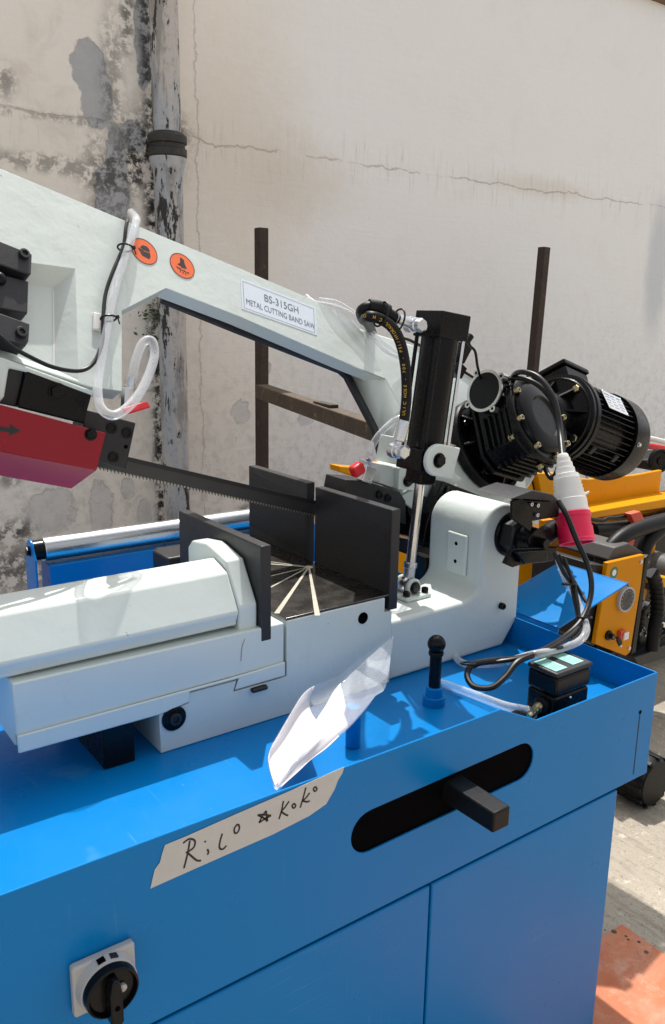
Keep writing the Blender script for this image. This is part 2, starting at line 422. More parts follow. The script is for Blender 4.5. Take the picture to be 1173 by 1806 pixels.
# ---- wall
def wall_mat():
    m, nt, p = new_mat('weathered_plaster')
    t = nt.nodes.new('ShaderNodeTexCoord'); sep = nt.nodes.new('ShaderNodeSeparateXYZ')
    L(nt, t.outputs['Object'], sep.inputs[0]); X, Z = sep.outputs[0], sep.outputs[2]
    v = t.outputs['Object']
    n1 = nnoise(nt, v, 1.1, 6, 0.6); n2 = nnoise(nt, v, 5, 8, 0.68, 0.5); n3 = nnoise(nt, v, 22, 8, 0.72); nf = nnoise(nt, v, 75, 5, 0.7)
    vs = ncoord(nt, (1.3, 3, 11), (0, radians(-5), 0)); brush = nnoise(nt, vs, 1.8, 7, 0.6, 1.4)
    vd = ncoord(nt, (20, 4, 1.6)); drip = nnoise(nt, vd, 2.0, 6, 0.7, 0.6)
    def ell(x, z, rx, rz, wob=0.55, soft=0.22, nz=None):
        dx = nmath(nt, 'DIVIDE', nmath(nt, 'SUBTRACT', X, x), rx); dz = nmath(nt, 'DIVIDE', nmath(nt, 'SUBTRACT', Z, z), rz)
        d = nmath(nt, 'SQRT', nmath(nt, 'ADD', nmath(nt, 'MULTIPLY', dx, dx), nmath(nt, 'MULTIPLY', dz, dz)))
        d = nmath(nt, 'ADD', d, nmath(nt, 'MULTIPLY', nmath(nt, 'SUBTRACT', nmath(nt, 'ADD', nmath(nt, 'MULTIPLY', n2, 0.9), nmath(nt, 'MULTIPLY', n3, 0.75)), 0.825), 2.6*wob))
        return nmath(nt, 'SUBTRACT', 1.0, nstep(nt, d, 1-soft, 1+soft))
    def W(px, py): q = pY(px, py, WY); return q.x, q.z
    xp = W(300, 400)[0]
    fineg = nnoise(nt, v, 48, 5, 0.65)
    right = nstep(nt, nmath(nt, 'ADD', X, nmath(nt, 'MULTIPLY', nmath(nt, 'SUBTRACT', n2, 0.5), 0.25)), xp+0.1, xp+0.9)
    left = nmath(nt, 'SUBTRACT', 1.0, nstep(nt, X, xp-0.1, xp+0.12))
    cream = nmix(nt, nstep(nt, n1, 0.35, 0.65), (0.88, 0.83, 0.77), (0.85, 0.785, 0.70))
    pale = nmix(nt, nstep(nt, n1, 0.35, 0.65), (0.86, 0.865, 0.87), (0.84, 0.85, 0.86))
    c = nmix(nt, right, cream, pale)
    # grime, streaks, mottling and painted-in relief highlights
    c = nmix(nt, nmath(nt, 'MULTIPLY', nstep(nt, n2, 0.5, 0.72), nmath(nt, 'MULTIPLY_ADD', left, 0.20, 0.06)), c, (0.42, 0.35, 0.27))
    c = nmix(nt, nmath(nt, 'MULTIPLY', nstep(nt, drip, 0.55, 0.75), nmath(nt, 'MULTIPLY_ADD', left, 0.07, 0.03)), c, (0.40, 0.34, 0.27))
    brush2 = nnoise(nt, ncoord(nt, (0.9, 3, 9), (0, radians(12), 0)), 2.2, 6, 0.6, 1.8)
    c = nmix(nt, nmath(nt, 'MULTIPLY', nstep(nt, brush2, 0.58, 0.74), 0.18), c, (0.90, 0.87, 0.83))  # pale tint paints highlights onto the brush-stroke relief
    low = nmath(nt, 'SUBTRACT', 1.0, nstep(nt, Z, 0.0, 1.9))
    c = nmix(nt, nmath(nt, 'MULTIPLY', nmath(nt, 'MULTIPLY', nstep(nt, n3, 0.45, 0.65), low), 0.4), c, (0.30, 0.27, 0.24))
    # big soft beige stains on the right half
    for px, py, rx, rz in ((430, 290, 0.30, 0.40), (520, 320, 0.3, 0.16), (950, 330, 0.4, 0.05)):
        x, z = W(px, py); c = nmix(nt, nmath(nt, 'MULTIPLY', ell(x, z, rx, rz, 0.5, 0.7), 0.30), c, (0.60, 0.52, 0.41))
    x, z = W(1160, 470); c = nmix(nt, nmath(nt, 'MULTIPLY', ell(x, z, 0.12, 0.4, 0.3, 0.5), 0.5), c, (0.42, 0.47, 0.55))  # soft bluish streak near the right edge
    # bare grey render where paint has fallen off
    grey = nmix(nt, n3, (0.38, 0.39, 0.415), (0.50, 0.505, 0.52))
    peel = None
    for px, py, rx, rz, w in ((158, 125, 0.065, 0.10, 0.5), (172, 172, 0.065, 0.11, 0.45), (205, 270, 0.045, 0.11, 0.7), (198, 345, 0.07, 0.13, 0.5), (235, 240, 0.05, 0.06, 0.6),
                           (180, 905, 0.05, 0.12, 0.8), (90, 905, 0.1, 0.09, 0.9), (255, 905, 0.03, 0.06, 0.7), (225, 860, 0.03, 0.05, 0.7), (540, 740, 0.05, 0.03, 0.8), (425, 730, 0.05, 0.05, 0.8), (250, 70, 0.03, 0.2, 0.6), (470, 650, .03, .03, .8)):
        x, z = W(px, py); e = ell(x, z, rx, rz, w, 0.07)
        peel = e if peel is None else nmath(nt, 'MAXIMUM', peel, e)
    c = nmix(nt, nmath(nt, 'MULTIPLY', peel, nmath(nt, 'MULTIPLY_ADD', nstep(nt, Z, 0.9, 1.6), 0.55, 0.4)), c, grey)
    # black mould
    mould = None
    for px, py, rx, rz, a in ((262, 255, 0.15, 0.16, 1.0), (240, 285, 0.14, 0.12, 0.95), (200, 300, 0.13, 0.12, 0.8), (195, 345, 0.1, 0.2, 0.55), (262, 60, 0.05, 0.5, 0.9), (225, 30, 0.04, 0.14, 0.75), (200, 165, 0.05, 0.3, 0.55), (100, 290, 0.4, 0.035, 0.55),
                              (20, 940, 0.1, 0.05, 0.9), (30, 1000, 0.16, 0.12, 0.75), (20, 845, 0.05, 0.03, 0.6), (150, 215, 0.4, 0.02, 0.5), (10, 140, 0.05, 0.06, 0.6), (436, 905, 0.05, 0.04, 0.8), (268, 330, 0.045, 0.75, 1.0), (282, 780, 0.03, 0.9, 1.0), (225, 690, 0.05, .05, .5)):
        x, z = W(px, py)
        e = nmath(nt, 'MULTIPLY', nmath(nt, 'MULTIPLY', ell(x, z, rx, rz, 0.9, 0.6), nstep(nt, n3, 0.42, 0.56)), a)
        mould = e if mould is None else nmath(nt, 'MAXIMUM', mould, e)
    c = nmix(nt, mould, c, (0.035, 0.032, 0.03))
    # specks
    c = nmix(nt, nmath(nt, 'MULTIPLY', nstep(nt, nf, 0.70, 0.76), nmath(nt, 'MULTIPLY_ADD', left, 0.5, 0.12)), c, (0.10, 0.085, 0.07))
    # cracks
    def hcrack(px, py, w, wob, x0, x1):
        z0 = W(px, py)[1]
        d = nmath(nt, 'ABSOLUTE', nmath(nt, 'ADD', nmath(nt, 'SUBTRACT', Z, z0), nmath(nt, 'MULTIPLY', nmath(nt, 'SUBTRACT', n2, 0.5), wob)))
        k = nmath(nt, 'SUBTRACT', 1.0, nstep(nt, d, w*0.4, w))
        return nmath(nt, 'MULTIPLY', k, nmath(nt, 'MULTIPLY', nstep(nt, X, x0-0.03, x0), nmath(nt, 'SUBTRACT', 1.0, nstep(nt, X, x1, x1+0.05))))
    def vcrack(px, py, w, wob):
        x0 = W(px, py)[0]
        d = nmath(nt, 'ABSOLUTE', nmath(nt, 'ADD', nmath(nt, 'SUBTRACT', X, x0), nmath(nt, 'MULTIPLY', nmath(nt, 'SUBTRACT', n2, 0.5), wob)))
        return nmath(nt, 'SUBTRACT', 1.0, nstep(nt, d, w*0.4, w))
    xl, xr = W(-50, 200)[0], W(262, 220)[0]
    cr = nmath(nt, 'MULTIPLY', hcrack(345, 247, 0.0045, 0.09, W(342, 247)[0], 9.0), nstep(nt, nnoise(nt, ncoord(nt, (1, 1, .1)), 3, 3), 0.36, 0.5))
    cr = nmath(nt, 'MAXIMUM', cr, nmath(nt, 'MULTIPLY', vcrack(347, 250, 0.0045, 0.12), 0.7))
    cr = nmath(nt, 'MAXIMUM', cr, nmath(nt, 'MULTIPLY', hcrack(150, 210, 0.006, 0.05, xl, xr), 0.6))
    cr = nmath(nt, 'MAXIMUM', cr, nmath(nt, 'MULTIPLY', hcrack(230, 690, 0.007, 0.05, W(205, 690)[0], W(290, 690)[0]), 0.8))
    c = nmix(nt, nmath(nt, 'MULTIPLY', cr, 0.42), c, (0.32, 0.27, 0.22))
    # stain fringe hanging under the long crack
    z0 = W(345, 247)[1]
    fr = nmath(nt, 'MULTIPLY', nmath(nt, 'SUBTRACT', 1.0, nstep(nt, nmath(nt, 'ABSOLUTE', nmath(nt, 'SUBTRACT', Z, z0)), 0.02, 0.16)), nstep(nt, drip, 0.52, 0.68))
    c = nmix(nt, nmath(nt, 'MULTIPLY', fr, 0.35), c, (0.48, 0.42, 0.33))
    L(nt, c, p.inputs['Base Color'])
    p.inputs['Roughness'].default_value = 0.82
    p.inputs['Specular IOR Level'].default_value = 0.25
    h = nmath(nt, 'ADD', nmath(nt, 'MULTIPLY', brush, 0.22), nmath(nt, 'MULTIPLY_ADD', n3, 0.2, nmath(nt, 'MULTIPLY', brush2, 0.16)))
    h = nmath(nt, 'ADD', h, nmath(nt, 'MULTIPLY', fineg, 0.14))
    h = nmath(nt, 'SUBTRACT', h, nmath(nt, 'MULTIPLY', peel, 0.9))
    h = nmath(nt, 'SUBTRACT', h, nmath(nt, 'MULTIPLY', cr, 0.8))
    L(nt, nbump(nt, h, 0.5, 0.02), p.inputs['Normal'])
    return m
wz = pY(1130, 0, WY).z
wall = thing('plaster_wall', 'tall weathered cream plaster wall with peeling paint behind the saw', 'wall', (3, WY, GZ))
MB().box2((-5, WY, GZ-0.1), (14, WY+0.22, wz+0.06)).done('plaster_face', wall_mat(), wall)
MB().box2((-5.1, WY-0.05, wz+0.02), (14.1, WY+0.30, wz+0.16)).done('coping', 'coping', wall, bevel=0.01)

# ---- drain pipe
def pipe_mat():
    m, nt, p = new_mat('peeling_pipe_paint')
    v = ncoord(nt); va = ncoord(nt, (1, 1, 0.35))
    n = nnoise(nt, va, 13, 8, 0.7, 0.3); n2 = nnoise(nt, v, 40, 6, 0.7); n3 = nnoise(nt, ncoord(nt, (1, 1, 0.12)), 9, 4)
    c = nmix(nt, nstep(nt, n3, 0.42, 0.58), (0.40, 0.42, 0.45), (0.52, 0.48, 0.45))
    c = nmix(nt, nmath(nt, 'MULTIPLY', nstep(nt, n2, 0.5, 0.7), 0.5), c, (0.20, 0.18, 0.16))
    c = nmix(nt, nmath(nt, 'MULTIPLY', nstep(nt, nnoise(nt, ncoord(nt, (1, 1, 0.2)), 16, 7, 0.7), 0.5, 0.62), 0.55), c, (0.13, 0.12, 0.11))
    c = nmix(nt, nstep(nt, n, 0.545, 0.565), c, (0.022, 0.02, 0.02))
    L(nt, c, p.inputs['Base Color']); p.inputs['Roughness'].default_value = 0.55
    L(nt, nbump(nt, nmath(nt, 'SUBTRACT', 1.0, nstep(nt, n, 0.54, 0.57)), 0.5, 0.004), p.inputs['Normal'])
    return m
MAT['pipe'] = pipe_mat()
MAT['tarred'] = simple('tarred_joint', (0.028, 0.025, 0.022), 0.6, vary=0.5, scale=30, bump=0.5, bscale=60, dirt=(0.25, 0.21, 0.17), dirt_amt=0.6)
PYC = WY-0.10
pc = pY(295, 250, PYC); pc.y = PYC; pr_ = 0.057
dp = thing('drain_pipe', 'grey cast iron drain pipe with flaking paint and a black bell joint on the wall', 'pipe', (pc.x, PYC, GZ))
zj = pc.z
MB().lathe((pc.x, PYC, 0), (0, 0, 1), [(pr_*0.97, zj+0.02), (pr_*0.97, 3.9)], 36).done('upper_pipe', 'pipe', dp)
MB().lathe((pc.x, PYC, 0), (0, 0, 1), [(pr_, GZ), (pr_, zj-0.17), (pr_*1.08, zj-0.11), (pr_*1.27, zj-0.075), (pr_*1.27, zj-0.06)], 36).done('lower_pipe', 'pipe', dp)
MB().lathe((pc.x, PYC, 0), (0, 0, 1), [(pr_*1.25, zj-0.062), (pr_*1.34, zj-0.055), (pr_*1.34, zj-0.03), (pr_*1.22, zj-0.026), (pr_*1.22, zj-0.012), (pr_*1.36, zj-0.008), (pr_*1.36, zj+0.018), (pr_*1.1, zj+0.032), (pr_*0.98, zj+0.034)], 36).done('bell_joint', 'tarred', dp)
for z in (0.35, 3.05):
    MB().box2((pc.x-0.10, PYC+0.02, z-0.02), (pc.x+0.10, PYC+0.10, z+0.02)).done('wall_bracket', 'tarred', dp, bevel=0.004)

# ---- moss sprouting beside the pipe
mz = pY(270, 560, WY-0.03)
mb = MB()
for i in range(150):
    a = Vector((mz.x+random.gauss(0, 0.055)+0.02, WY-0.012-random.random()*0.05, mz.z+random.gauss(0, 0.05)))
    d = Vector((random.gauss(0, 1), -0.6-random.random(), random.gauss(-0.2, 0.8))).normalized()
    s = d.orthogonal().normalized(); l = random.uniform(.012, .03)
    mb.bm.faces.new([mb.bm.verts.new(q) for q in (a, a+d*l*0.5+s*l*0.25, a+d*l, a+d*l*0.5-s*l*0.25)])
ms = mb.done('wall_moss', 'moss'); tag(ms, 'small tuft of green moss growing on the wall beside the drain pipe', 'moss', kind='stuff')

# ---- rusty steel rack
rk = thing('steel_rack', 'rusty square tube rack with two upright posts and a rail behind the saw', 'rack', (1.77, 2.9, GZ))
q = pY(461, 402, 2.9)
MB().box2((q.x-0.021, 2.88, GZ), (q.x+0.021, 2.92, q.z)).done('post', 'rust', rk, bevel=0.004)
a = pY(960, 436, 2.9); b = pY(940, 650, 2.9); dirp = (b-a).normalized()
e = a + dirp*((a.z-GZ)/-dirp.z)
R = rot_to(a-e, (1, 0, 0))
MB().box((a+e)/2, (0.044, 0.045, (a-e).length), R).done('post', 'rust', rk, bevel=0.004)
a = CAM + ray(462, 690)*3.13; b = CAM + ray(700, 773)*2.28; b2 = b+(b-a)*0.25
R = rot_to(b2-a, (0, 0, 1))
mr = MB().box((a+b2)/2, (0.05, 0.05, (b2-a).length), R).done('rail', 'railrust', rk, bevel=0.003)
c = a.lerp(b, 0.55)+Vector((0, 0, 0.027)); MB().box(c, (0.12, 0.03, 0.012), rot_to((0, 0, 1), b-a)).done('welded_tab', 'rust', rk)

# ---- plywood board on the ground
def ply_mat():
    m, nt, p = new_mat('orange_plywood')
    v = ncoord(nt); n = nnoise(nt, v, 4, 8, 0.65, 0.6); n2 = nnoise(nt, v, 26, 8, 0.7); vg = ncoord(nt, (3, 40, 1), (0, 0, 0.6)); n4 = nnoise(nt, vg, 1.4, 4)
    c = nmix(nt, nstep(nt, n, 0.36, 0.64), (0.50, 0.14, 0.055), (0.48, 0.24, 0.15))
    c = nmix(nt, nmath(nt, 'MULTIPLY', nstep(nt, n2, 0.5, 0.7), 0.5), c, (0.58, 0.34, 0.22))
    c = nmix(nt, nmath(nt, 'MULTIPLY', nstep(nt, n4, 0.5, 0.7), 0.3), c, (0.42, 0.10, 0.04))
    c = nmix(nt, nmath(nt, 'MULTIPLY', nstep(nt, nnoise(nt, v, 9, 9, 0.75, 1.2), 0.54, 0.66), 0.6), c, (0.30, 0.085, 0.03))
    c = nmix(nt, nmath(nt, 'MULTIPLY', nstep(nt, nnoise(nt, v, 3, 9, 0.7, 0.8), 0.55, 0.7), 0.45), c, (0.62, 0.42, 0.32))
    L(nt, c, p.inputs['Base Color']); p.inputs['Roughness'].default_value = 0.7
    L(nt, nbump(nt, n2, 0.4, 0.003), p.inputs['Normal']); return m
BZ = GZ+0.015
c0 = pZ(1097, 1629, BZ); c1 = pZ(1173, 1683, BZ); c2 = pZ(1045, 1660, BZ)
d1 = (c1-c0).normalized(); d2 = (c2-c0); d2 = (d2-d1*d2.dot(d1)).normalized()
if d2.x > 0: d2 = -d2
pl = MB().prism([c0, c0+d1*1.25, c0+d1*1.25+d2*0.62, c0+d2*0.62], (0, 0, -0.013)).done('plywood_board', ply_mat(), bevel=0.002)
for kx, ky, kr in ((1083, 1643, .010), (1104, 1651, .005), (1108, 1657, .005), (1127, 1661, .006), (1140, 1679, .008), (1067, 1640, .004)):
    MB().lathe(pZ(kx, ky, BZ+0.0004), (0, 0, 1), [(kr*.75, 0), (kr*.5, 0.0006)], 7).done('knot', 'railrust', pl)
tag(pl, 'scuffed orange plywood board lying on the concrete beside the blue cabinet', 'board')

# ================================================================== BAND SAW
FY = 0.838                                  # cabinet front
ZF = 0.73                                   # tray floor
TY1 = 1.98
saw = thing('band_saw', 'white and blue metal cutting band saw with its black motor on the right', 'band saw', (0.7, 1.4, GZ))

# ---- cabinet and tray
def xz(p, Y=FY): return Vector((p[0], Y, p[1]))
cabinet = MB().box2((-0.34, FY+0.035, GZ), (1.2985, 1.62, 0.574)).done('cabinet', 'blue', saw, bevel=0.004)
MB().box2((-0.34, FY+0.0006, GZ+0.02), (0.8190, FY+0.034, 0.5715)).done('door', 'blue', cabinet, bevel=0.0025)
MB().box2((0.8240, FY+0.0006, GZ+0.02), (1.3005, FY+0.034, 0.5715)).done('side_panel', 'blue', cabinet, bevel=0.0025)
MB().box2((-0.34, FY+0.006, 0.5722), (1.298, FY+0.0345, 0.5772)).done('seam_shade', 'dark', cabinet)  # dark filler strip, shade of the seam put into its colour
sl = []
pa, pb = pY(652, 1466, FY), pY(917, 1345, FY)
rs = 0.0335
dd = (pb-pa).normalized(); up2 = Vector((-dd.z, 0, dd.x))
if up2.z < 0: up2 = -up2
for c, s in ((pb, 1), (pa, -1)):
    for k in range(13):
        t = -pi/2 + pi*k/12
        sl.append(c + dd*cos(t)*rs*s + up2*sin(t)*rs*s)
XL, XR = -0.36, 1.392
outer = [xz((XL, 0.578)), xz((XR, 0.578)), xz((XR, 0.791)), xz((1.047, 0.791)), xz((0.955, 0.836)), xz((XL, 0.836))]
tray = MB().holed(outer, [sl], (0, 0.0035, 0)).done('tray', 'blue', saw, bevel=0.0012)
MB().box2((XL, FY+0.0115, ZF-0.004), (XR-0.0037, TY1, ZF)).done('tray_floor', 'blue', tray)
MB().box2((XR-0.0035, FY+0.0037, 0.578), (XR, TY1, 0.791)).done('end_wall', 'blue', tray, bevel=0.001)
MB().box2((XL, TY1-0.004, ZF+0.0005), (XR-0.0038, TY1, 0.79)).done('rear_wall', 'blue', tray, bevel=0.001)
MB().box2((0.62, FY+0.0045, 0.655), (1.09, FY+0.011, 0.785)).done('slot_shade', 'dark', tray)  # near-black sheet standing in for the shade inside the slot
# fold line and pin hole near the right corner
qa, qb = pY(1129, 1256, FY), pY(1121, 1362, FY)
MB().box2((qa.x-0.0012, FY-0.0006, 0.590), (qa.x+0.0012, FY+0.001, qa.z-0.006)).done('fold_line', 'ink', tray)
MB().cyl((qa.x, FY-0.0008, qa.z), (qa.x, FY+0.001, qa.z), 0.004, seg=14).done('pin_hole', 'dark', tray)
# drain pin standing on the floor near the front
q = pZ(632, 1322, ZF)
MB().cyl((q.x, q.y+0.015, ZF), (q.x, q.y+0.015, ZF+0.075), 0.013).done('stop_pin', 'blue', tray, bevel=0.002)

# ---- bar handle in the slot
P0 = pY(800, 1391, FY); R = 0.0
fr = [pX(*p, 0) for p in ((0, 0),)]
yb = 0.737
A = [Vector((P0.x+dx, FY+0.085, P0.z+dz)) for dx, dz in ((-.019, -.019), (.019, -.019), (.019, .019), (-.019, .019))]
Bp = [Vector((P0.x+dx, yb, P0.z+dz)) for dx, dz in ((-.0175, -.0165), (.0175, -.0165), (.0175, .0165), (-.0175, .0165))]
MB().loft(A, Bp).done('control_bar', 'rubber', saw, bevel=0.003)

# ---- rotary switch
sc = pY(179, 1717, FY)
sw = MB().box2((sc.x-0.038, FY-0.013, sc.z-0.0335), (sc.x+0.038, FY-0.0005, sc.z+0.0335)).done('rotary_switch', 'greyplastic', saw, bevel=0.003)
MB().lathe((sc.x, FY-0.0131, sc.z), (0, -1, 0), [(0.036, 0), (0.034, 0.012), (0.032, 0.013)], 48).done('collar', 'greyplastic', sw)
MB().lathe((sc.x, FY-0.0262, sc.z), (0, -1, 0), [(0.0325, 0), (0.0315, 0.010), (0.029, 0.0115), (0.026, 0.006), (0.004, 0.006)], 48).done('dial', 'black', sw)
kb = MB(); K0 = Vector((sc.x, FY-0.0262-0.006, sc.z))
out = [(-.004, .024), (.004, .024), (.0075, .004), (.0075, -.034), (.004, -.037), (-.004, -.037), (-.0075, -.034), (-.0075, .004)]
kb.prism([K0+Vector((x, 0, z)) for x, z in out], (0, -0.016, 0)).done('knob', 'black', sw, bevel=0.002)
MB().cyl(K0+Vector((0, -0.0161, -0.012)), K0+Vector((0, -0.0168, -0.012)), 0.003, seg=16).done('pin', 'dark', sw)
MB().lathe(K0+Vector((0.012, 0, 0.0)), (0, -1, 0), [(0.005, 0), (0.005, 0.004), (0.003, 0.005)], 16).done('lock_stud', 'greyplastic', sw)
for a, c in ((100, 'dark'), (75, 'ink')):
    t = radians(a); cpos = Vector((sc.x+cos(t)*0.035, FY-0.0185, sc.z+sin(t)*0.035))
    MB().box(cpos, (0.009, 0.008, 0.002), rot_to((cos(t), 0, sin(t)), (sin(t), 0, -cos(t)))).done('indicator_window', c, sw)

# ---- casting: table block, ledge and hinge pillar
BY = 1.19
def bz(x, y, Y=BY): return pY(x, y, Y)
CASTR = 0.063
pcx, pcz = 1.334, 0.995
base = None
# table block front profile
prof = [bz(284, 1337), bz(690, 1213), bz(690, 1078), bz(680, 1080), bz(678, 1052), bz(507, 1097)]
prof2 = [Vector((0.529, BY, ZF+0.001)), Vector((1.022, BY, ZF+0.001)), Vector((1.022, BY, 0.882)), Vector((1.0035, BY, 0.882)), Vector((1.0035, BY, 0.912)),
         Vector((0.777, BY, 0.912)), Vector((0.777, BY, bz(505, 1193).z)), bz(505, 1193), bz(412, 1220), bz(418, 1200), bz(333, 1223), bz(333, 1240), bz(281, 1261)]
prof2[7] = Vector((0.776, BY, prof2[6].z-0.0005))
fix = []
for p_ in prof2: fix.append(Vector((p_.x, BY, max(p_.z, ZF+0.001))))
base = MB().prism(fix, (0, 0.22, 0)).done('saw_base', 'cast', saw, bevel=0.0025)
MB().box2((0.777, BY+0.2205, ZF+0.001), (1.0, 1.74, 0.9115)).done('table_block', 'cast', base, bevel=0.003)
# ledge and pillar profile (left flat, fillet, arch)
led = [Vector((1.0225, 0, ZF+0.001)), Vector((1.355, 0, ZF+0.001)), Vector((1.397, 0, 0.785)), Vector((1.397, 0, pcz))]
for k in range(1, 16): t = pi*k/16; led.append(Vector((pcx+CASTR*cos(t), 0, pcz+CASTR*sin(t))))
led.append(Vector((pcx-CASTR, 0, pcz)))
fx = pcx-CASTR
for k in range(0, 8):
    t = pi/2*k/7; led.append(Vector((fx-0.05+0.05*cos(t)*1.0, 0, 0.858+0.035-0.035*sin(t))))
led.append(Vector((1.0225, 0, 0.856)))
LY = BY+0.006
def at_y(pts, Y): return [Vector((p.x, Y, p.z)) for p in pts]
MB().prism(at_y(led, LY), (0, 0.165, 0)).done('hinge_pillar', 'cast', base, bevel=0.008, seg=4)
# raised pad with two screw holes on the pillar's left face
px_ = fx
pad = [pX(x, y, px_) for x, y in ((806, 948), (840, 955), (836, 1040), (800, 1030))]
ya, yb2 = BY+0.045, BY+0.105
MB().box2((px_-0.008, ya, 0.897), (px_-0.0001, yb2, 0.988)).done('mounting_pad', 'cast', base, bevel=0.005, seg=3)
for zz in (0.925, 0.965):
    MB().cyl((px_-0.0088, (ya+yb2)/2, zz), (px_-0.008, (ya+yb2)/2, zz), 0.0042, seg=16).done('screw_hole', 'dark', base)
# floor behind the ledge on which clevis sits
q = bz(883, 1068, LY)
hexbolt('grub_screw', (q.x, LY-0.0002, q.z), (0, -1, 0), 0.0075, 0.010, 'black', base, socket=True)
q = bz(640, 1090)
MB().cyl((q.x, BY-0.0012, q.z), (q.x, BY+0.004, q.z), 0.0115, seg=28).done('bore_hole', 'dark', base)
q = bz(306, 1266)
MB().lathe((q.x, BY-0.0005, q.z), (0, -1, 0), [(0.0215, 0), (0.0215, 0.003), (0.020, 0.004)], 36).done('washer', 'black', base)
hexbolt('cap_screw', (q.x, BY-0.0046, q.z), (0, -1, 0), 0.0105, 0.006, 'blackox', base, socket=True)
q = bz(455, 1213); MB().box2((q.x-0.016, BY-0.010, q.z-0.004), (q.x+0.016, BY+0.001, q.z+0.004)).done('gib_key', 'blackox', base, bevel=0.003)
MB().box2((0.432, 1.192, ZF+0.0005), (0.485, 1.42, 0.8035)).done('support_block', 'black', base, bevel=0.003)
# dark table plate
MB().box2((0.776, BY+0.002, 0.9125), (1.0150, 1.74, 0.917)).done('table_plate', 'tablesteel', base, bevel=0.001)
hub = pZ(545, 1000, 0.917)
for i, (x, y, w) in enumerate(((560, 1086, .010), (488, 1082, .0095), (470, 1040, .005), (470, 1018, .004), (466, 994, .007), (430, 985, .005))):
    e = pZ(x, y, 0.917); d = e-hub; d.z = 0
    if i > 1: d *= 1.3
    side = Vector((-d.y, d.x, 0)).normalized()*(w/2)
    a = hub + d*0.04
    MB().prism([a-side*0.4, a+d*0.96-side, a+d*0.96+side, a+side*0.4], (0, 0, 0.0006)).done('mitre_groove', 'groove', base)
MB().lathe(hub-Vector((0, 0, 0.0005)), (0, 0, 1), [(0.011, 0), (0.009, 0.0010), (0.006, 0.0014)], 14).done('pivot_patch', 'groove', base)

# ---- vice slide (flush with the base front) and octagonal vice arm
slide = MB().prism([Vector((0.301, BY+0.0005, bz(32, 1300).z)), Vector((0.7715, BY+0.0005, bz(500, 1170).z)), Vector((0.7715, BY+0.0005, 0.910)), Vector((0.301, BY+0.0005, 0.9145))], (0, 0.26, 0)).done('vice_slide', 'white', saw, bevel=0.0025)
lowp = [Vector((0.301, 0, 0.804)), bz(281, 1259), bz(333, 1236.5), bz(333, 1219), bz(419.5, 1196), bz(413, 1216), Vector((0.7715, 0, bz(503, 1190).z)), Vector((0.7715, 0, bz(500, 1166).z)),
        bz(460, 1178.5), bz(400, 1196), Vector((0.301, 0, bz(32, 1296).z))]
MB().prism([Vector((p.x, BY-0.0045, p.z)) for p in lowp], (0, 0.0045, 0)).done('dovetail_strip', 'white', slide, bevel=0.0022)
MB().box2((0.303, BY+0.02, 0.8055), (0.52, BY+0.26, 0.845)).done('slide_foot', 'white', slide, bevel=0.002)
def zon(px, py, Y): return pY(px, py, Y).z
sec = [(1.206, 0.9185), (1.206, zon(405, 1099, 1.206)), (1.198, zon(402, 1085, 1.198)), (1.236, zon(395, 1010, 1.236)), (1.285, zon(330, 991, 1.285)), (1.36, 0.99), (1.42, 0.93), (1.42, 0.9185)]
MB().prism([Vector((-0.30, y, z)) for y, z in sec], (0.985, 0, 0)).done('vice_arm', 'white', saw, bevel=0.0045, seg=3)
va = bpy.data.objects['vice_arm']
fl = [(1.392, 0.94), (1.392, 1.016), (1.375, 1.032), (1.319, 1.039), (1.300, 1.036), (1.247, 1.024), (1.201, 0.953), (1.2015, 0.902), (1.21, 0.893), (1.235, 0.886), (1.28, 0.9188)]
MB().prism([Vector((0.686, y, z)) for y, z in fl], (0.0365, 0, 0)).done('jaw_flange', 'white', va, bevel=0.004, seg=3)
for x, y in ((403, 1040), (408, 1093)):
    q = pX(x, y, 0.686); hexbolt('flange_screw', (0.6858, q.y+0.004, q.z), (-1, 0, 0), 0.0068, 0.005, 'black', va, socket=True)

mb = MB(); ribbon(mb, [pY(432, 1127, BY-.0002), pY(427, 1142, BY-.0002), pY(425, 1166, BY-.0002)], .0011, (0, -1, 0)); mb.done('oil_stain', 'stain', slide)
# ---- jaws
def serrated(name, x0, x1, y0, y1, z0, z1, face):
    mb = MB().box2((x0, y0, z0), (x1, y1, z1))
    o = mb.done(name, 'jaw', saw, bevel=0.0018)
    rows = 26; mb = MB(); xf = x0 if face < 0 else x1
    d = 0.0009*face
    zt = z1-0.012
    for i in range(rows):
        z = z0+0.012+(zt-z0-0.012)*i/rows; dz = (zt-z0-0.012)/rows*0.55; sl_ = 0.10*(y1-y0)
        pts = [(xf, y0+0.006, z), (xf, y1-0.004, z+sl_), (xf, y1-0.004, z+sl_+dz), (xf, y0+0.006, z+dz)]
        if pts[2][2] > zt:
            continue
        mb.prism([Vector(p)+Vector((0.0001*face, 0, 0)) for p in pts], (d, 0, 0))
    mb.done('tooth_rows', 'jaw', o)['kind'] = 'stuff'
    return o
serrated('fixed_jaw', 1.0155, 1.0365, BY+0.001, 1.447, 0.8835, 1.085, -1)
serrated('fixed_jaw', 1.0155, 1.0365, 1.478, 1.725, 0.9055, 1.088, -1)
serrated('movable_jaw', 0.7235, 0.7445, BY, 1.505, 0.8845, 1.058, 1)
o = bpy.data.objects
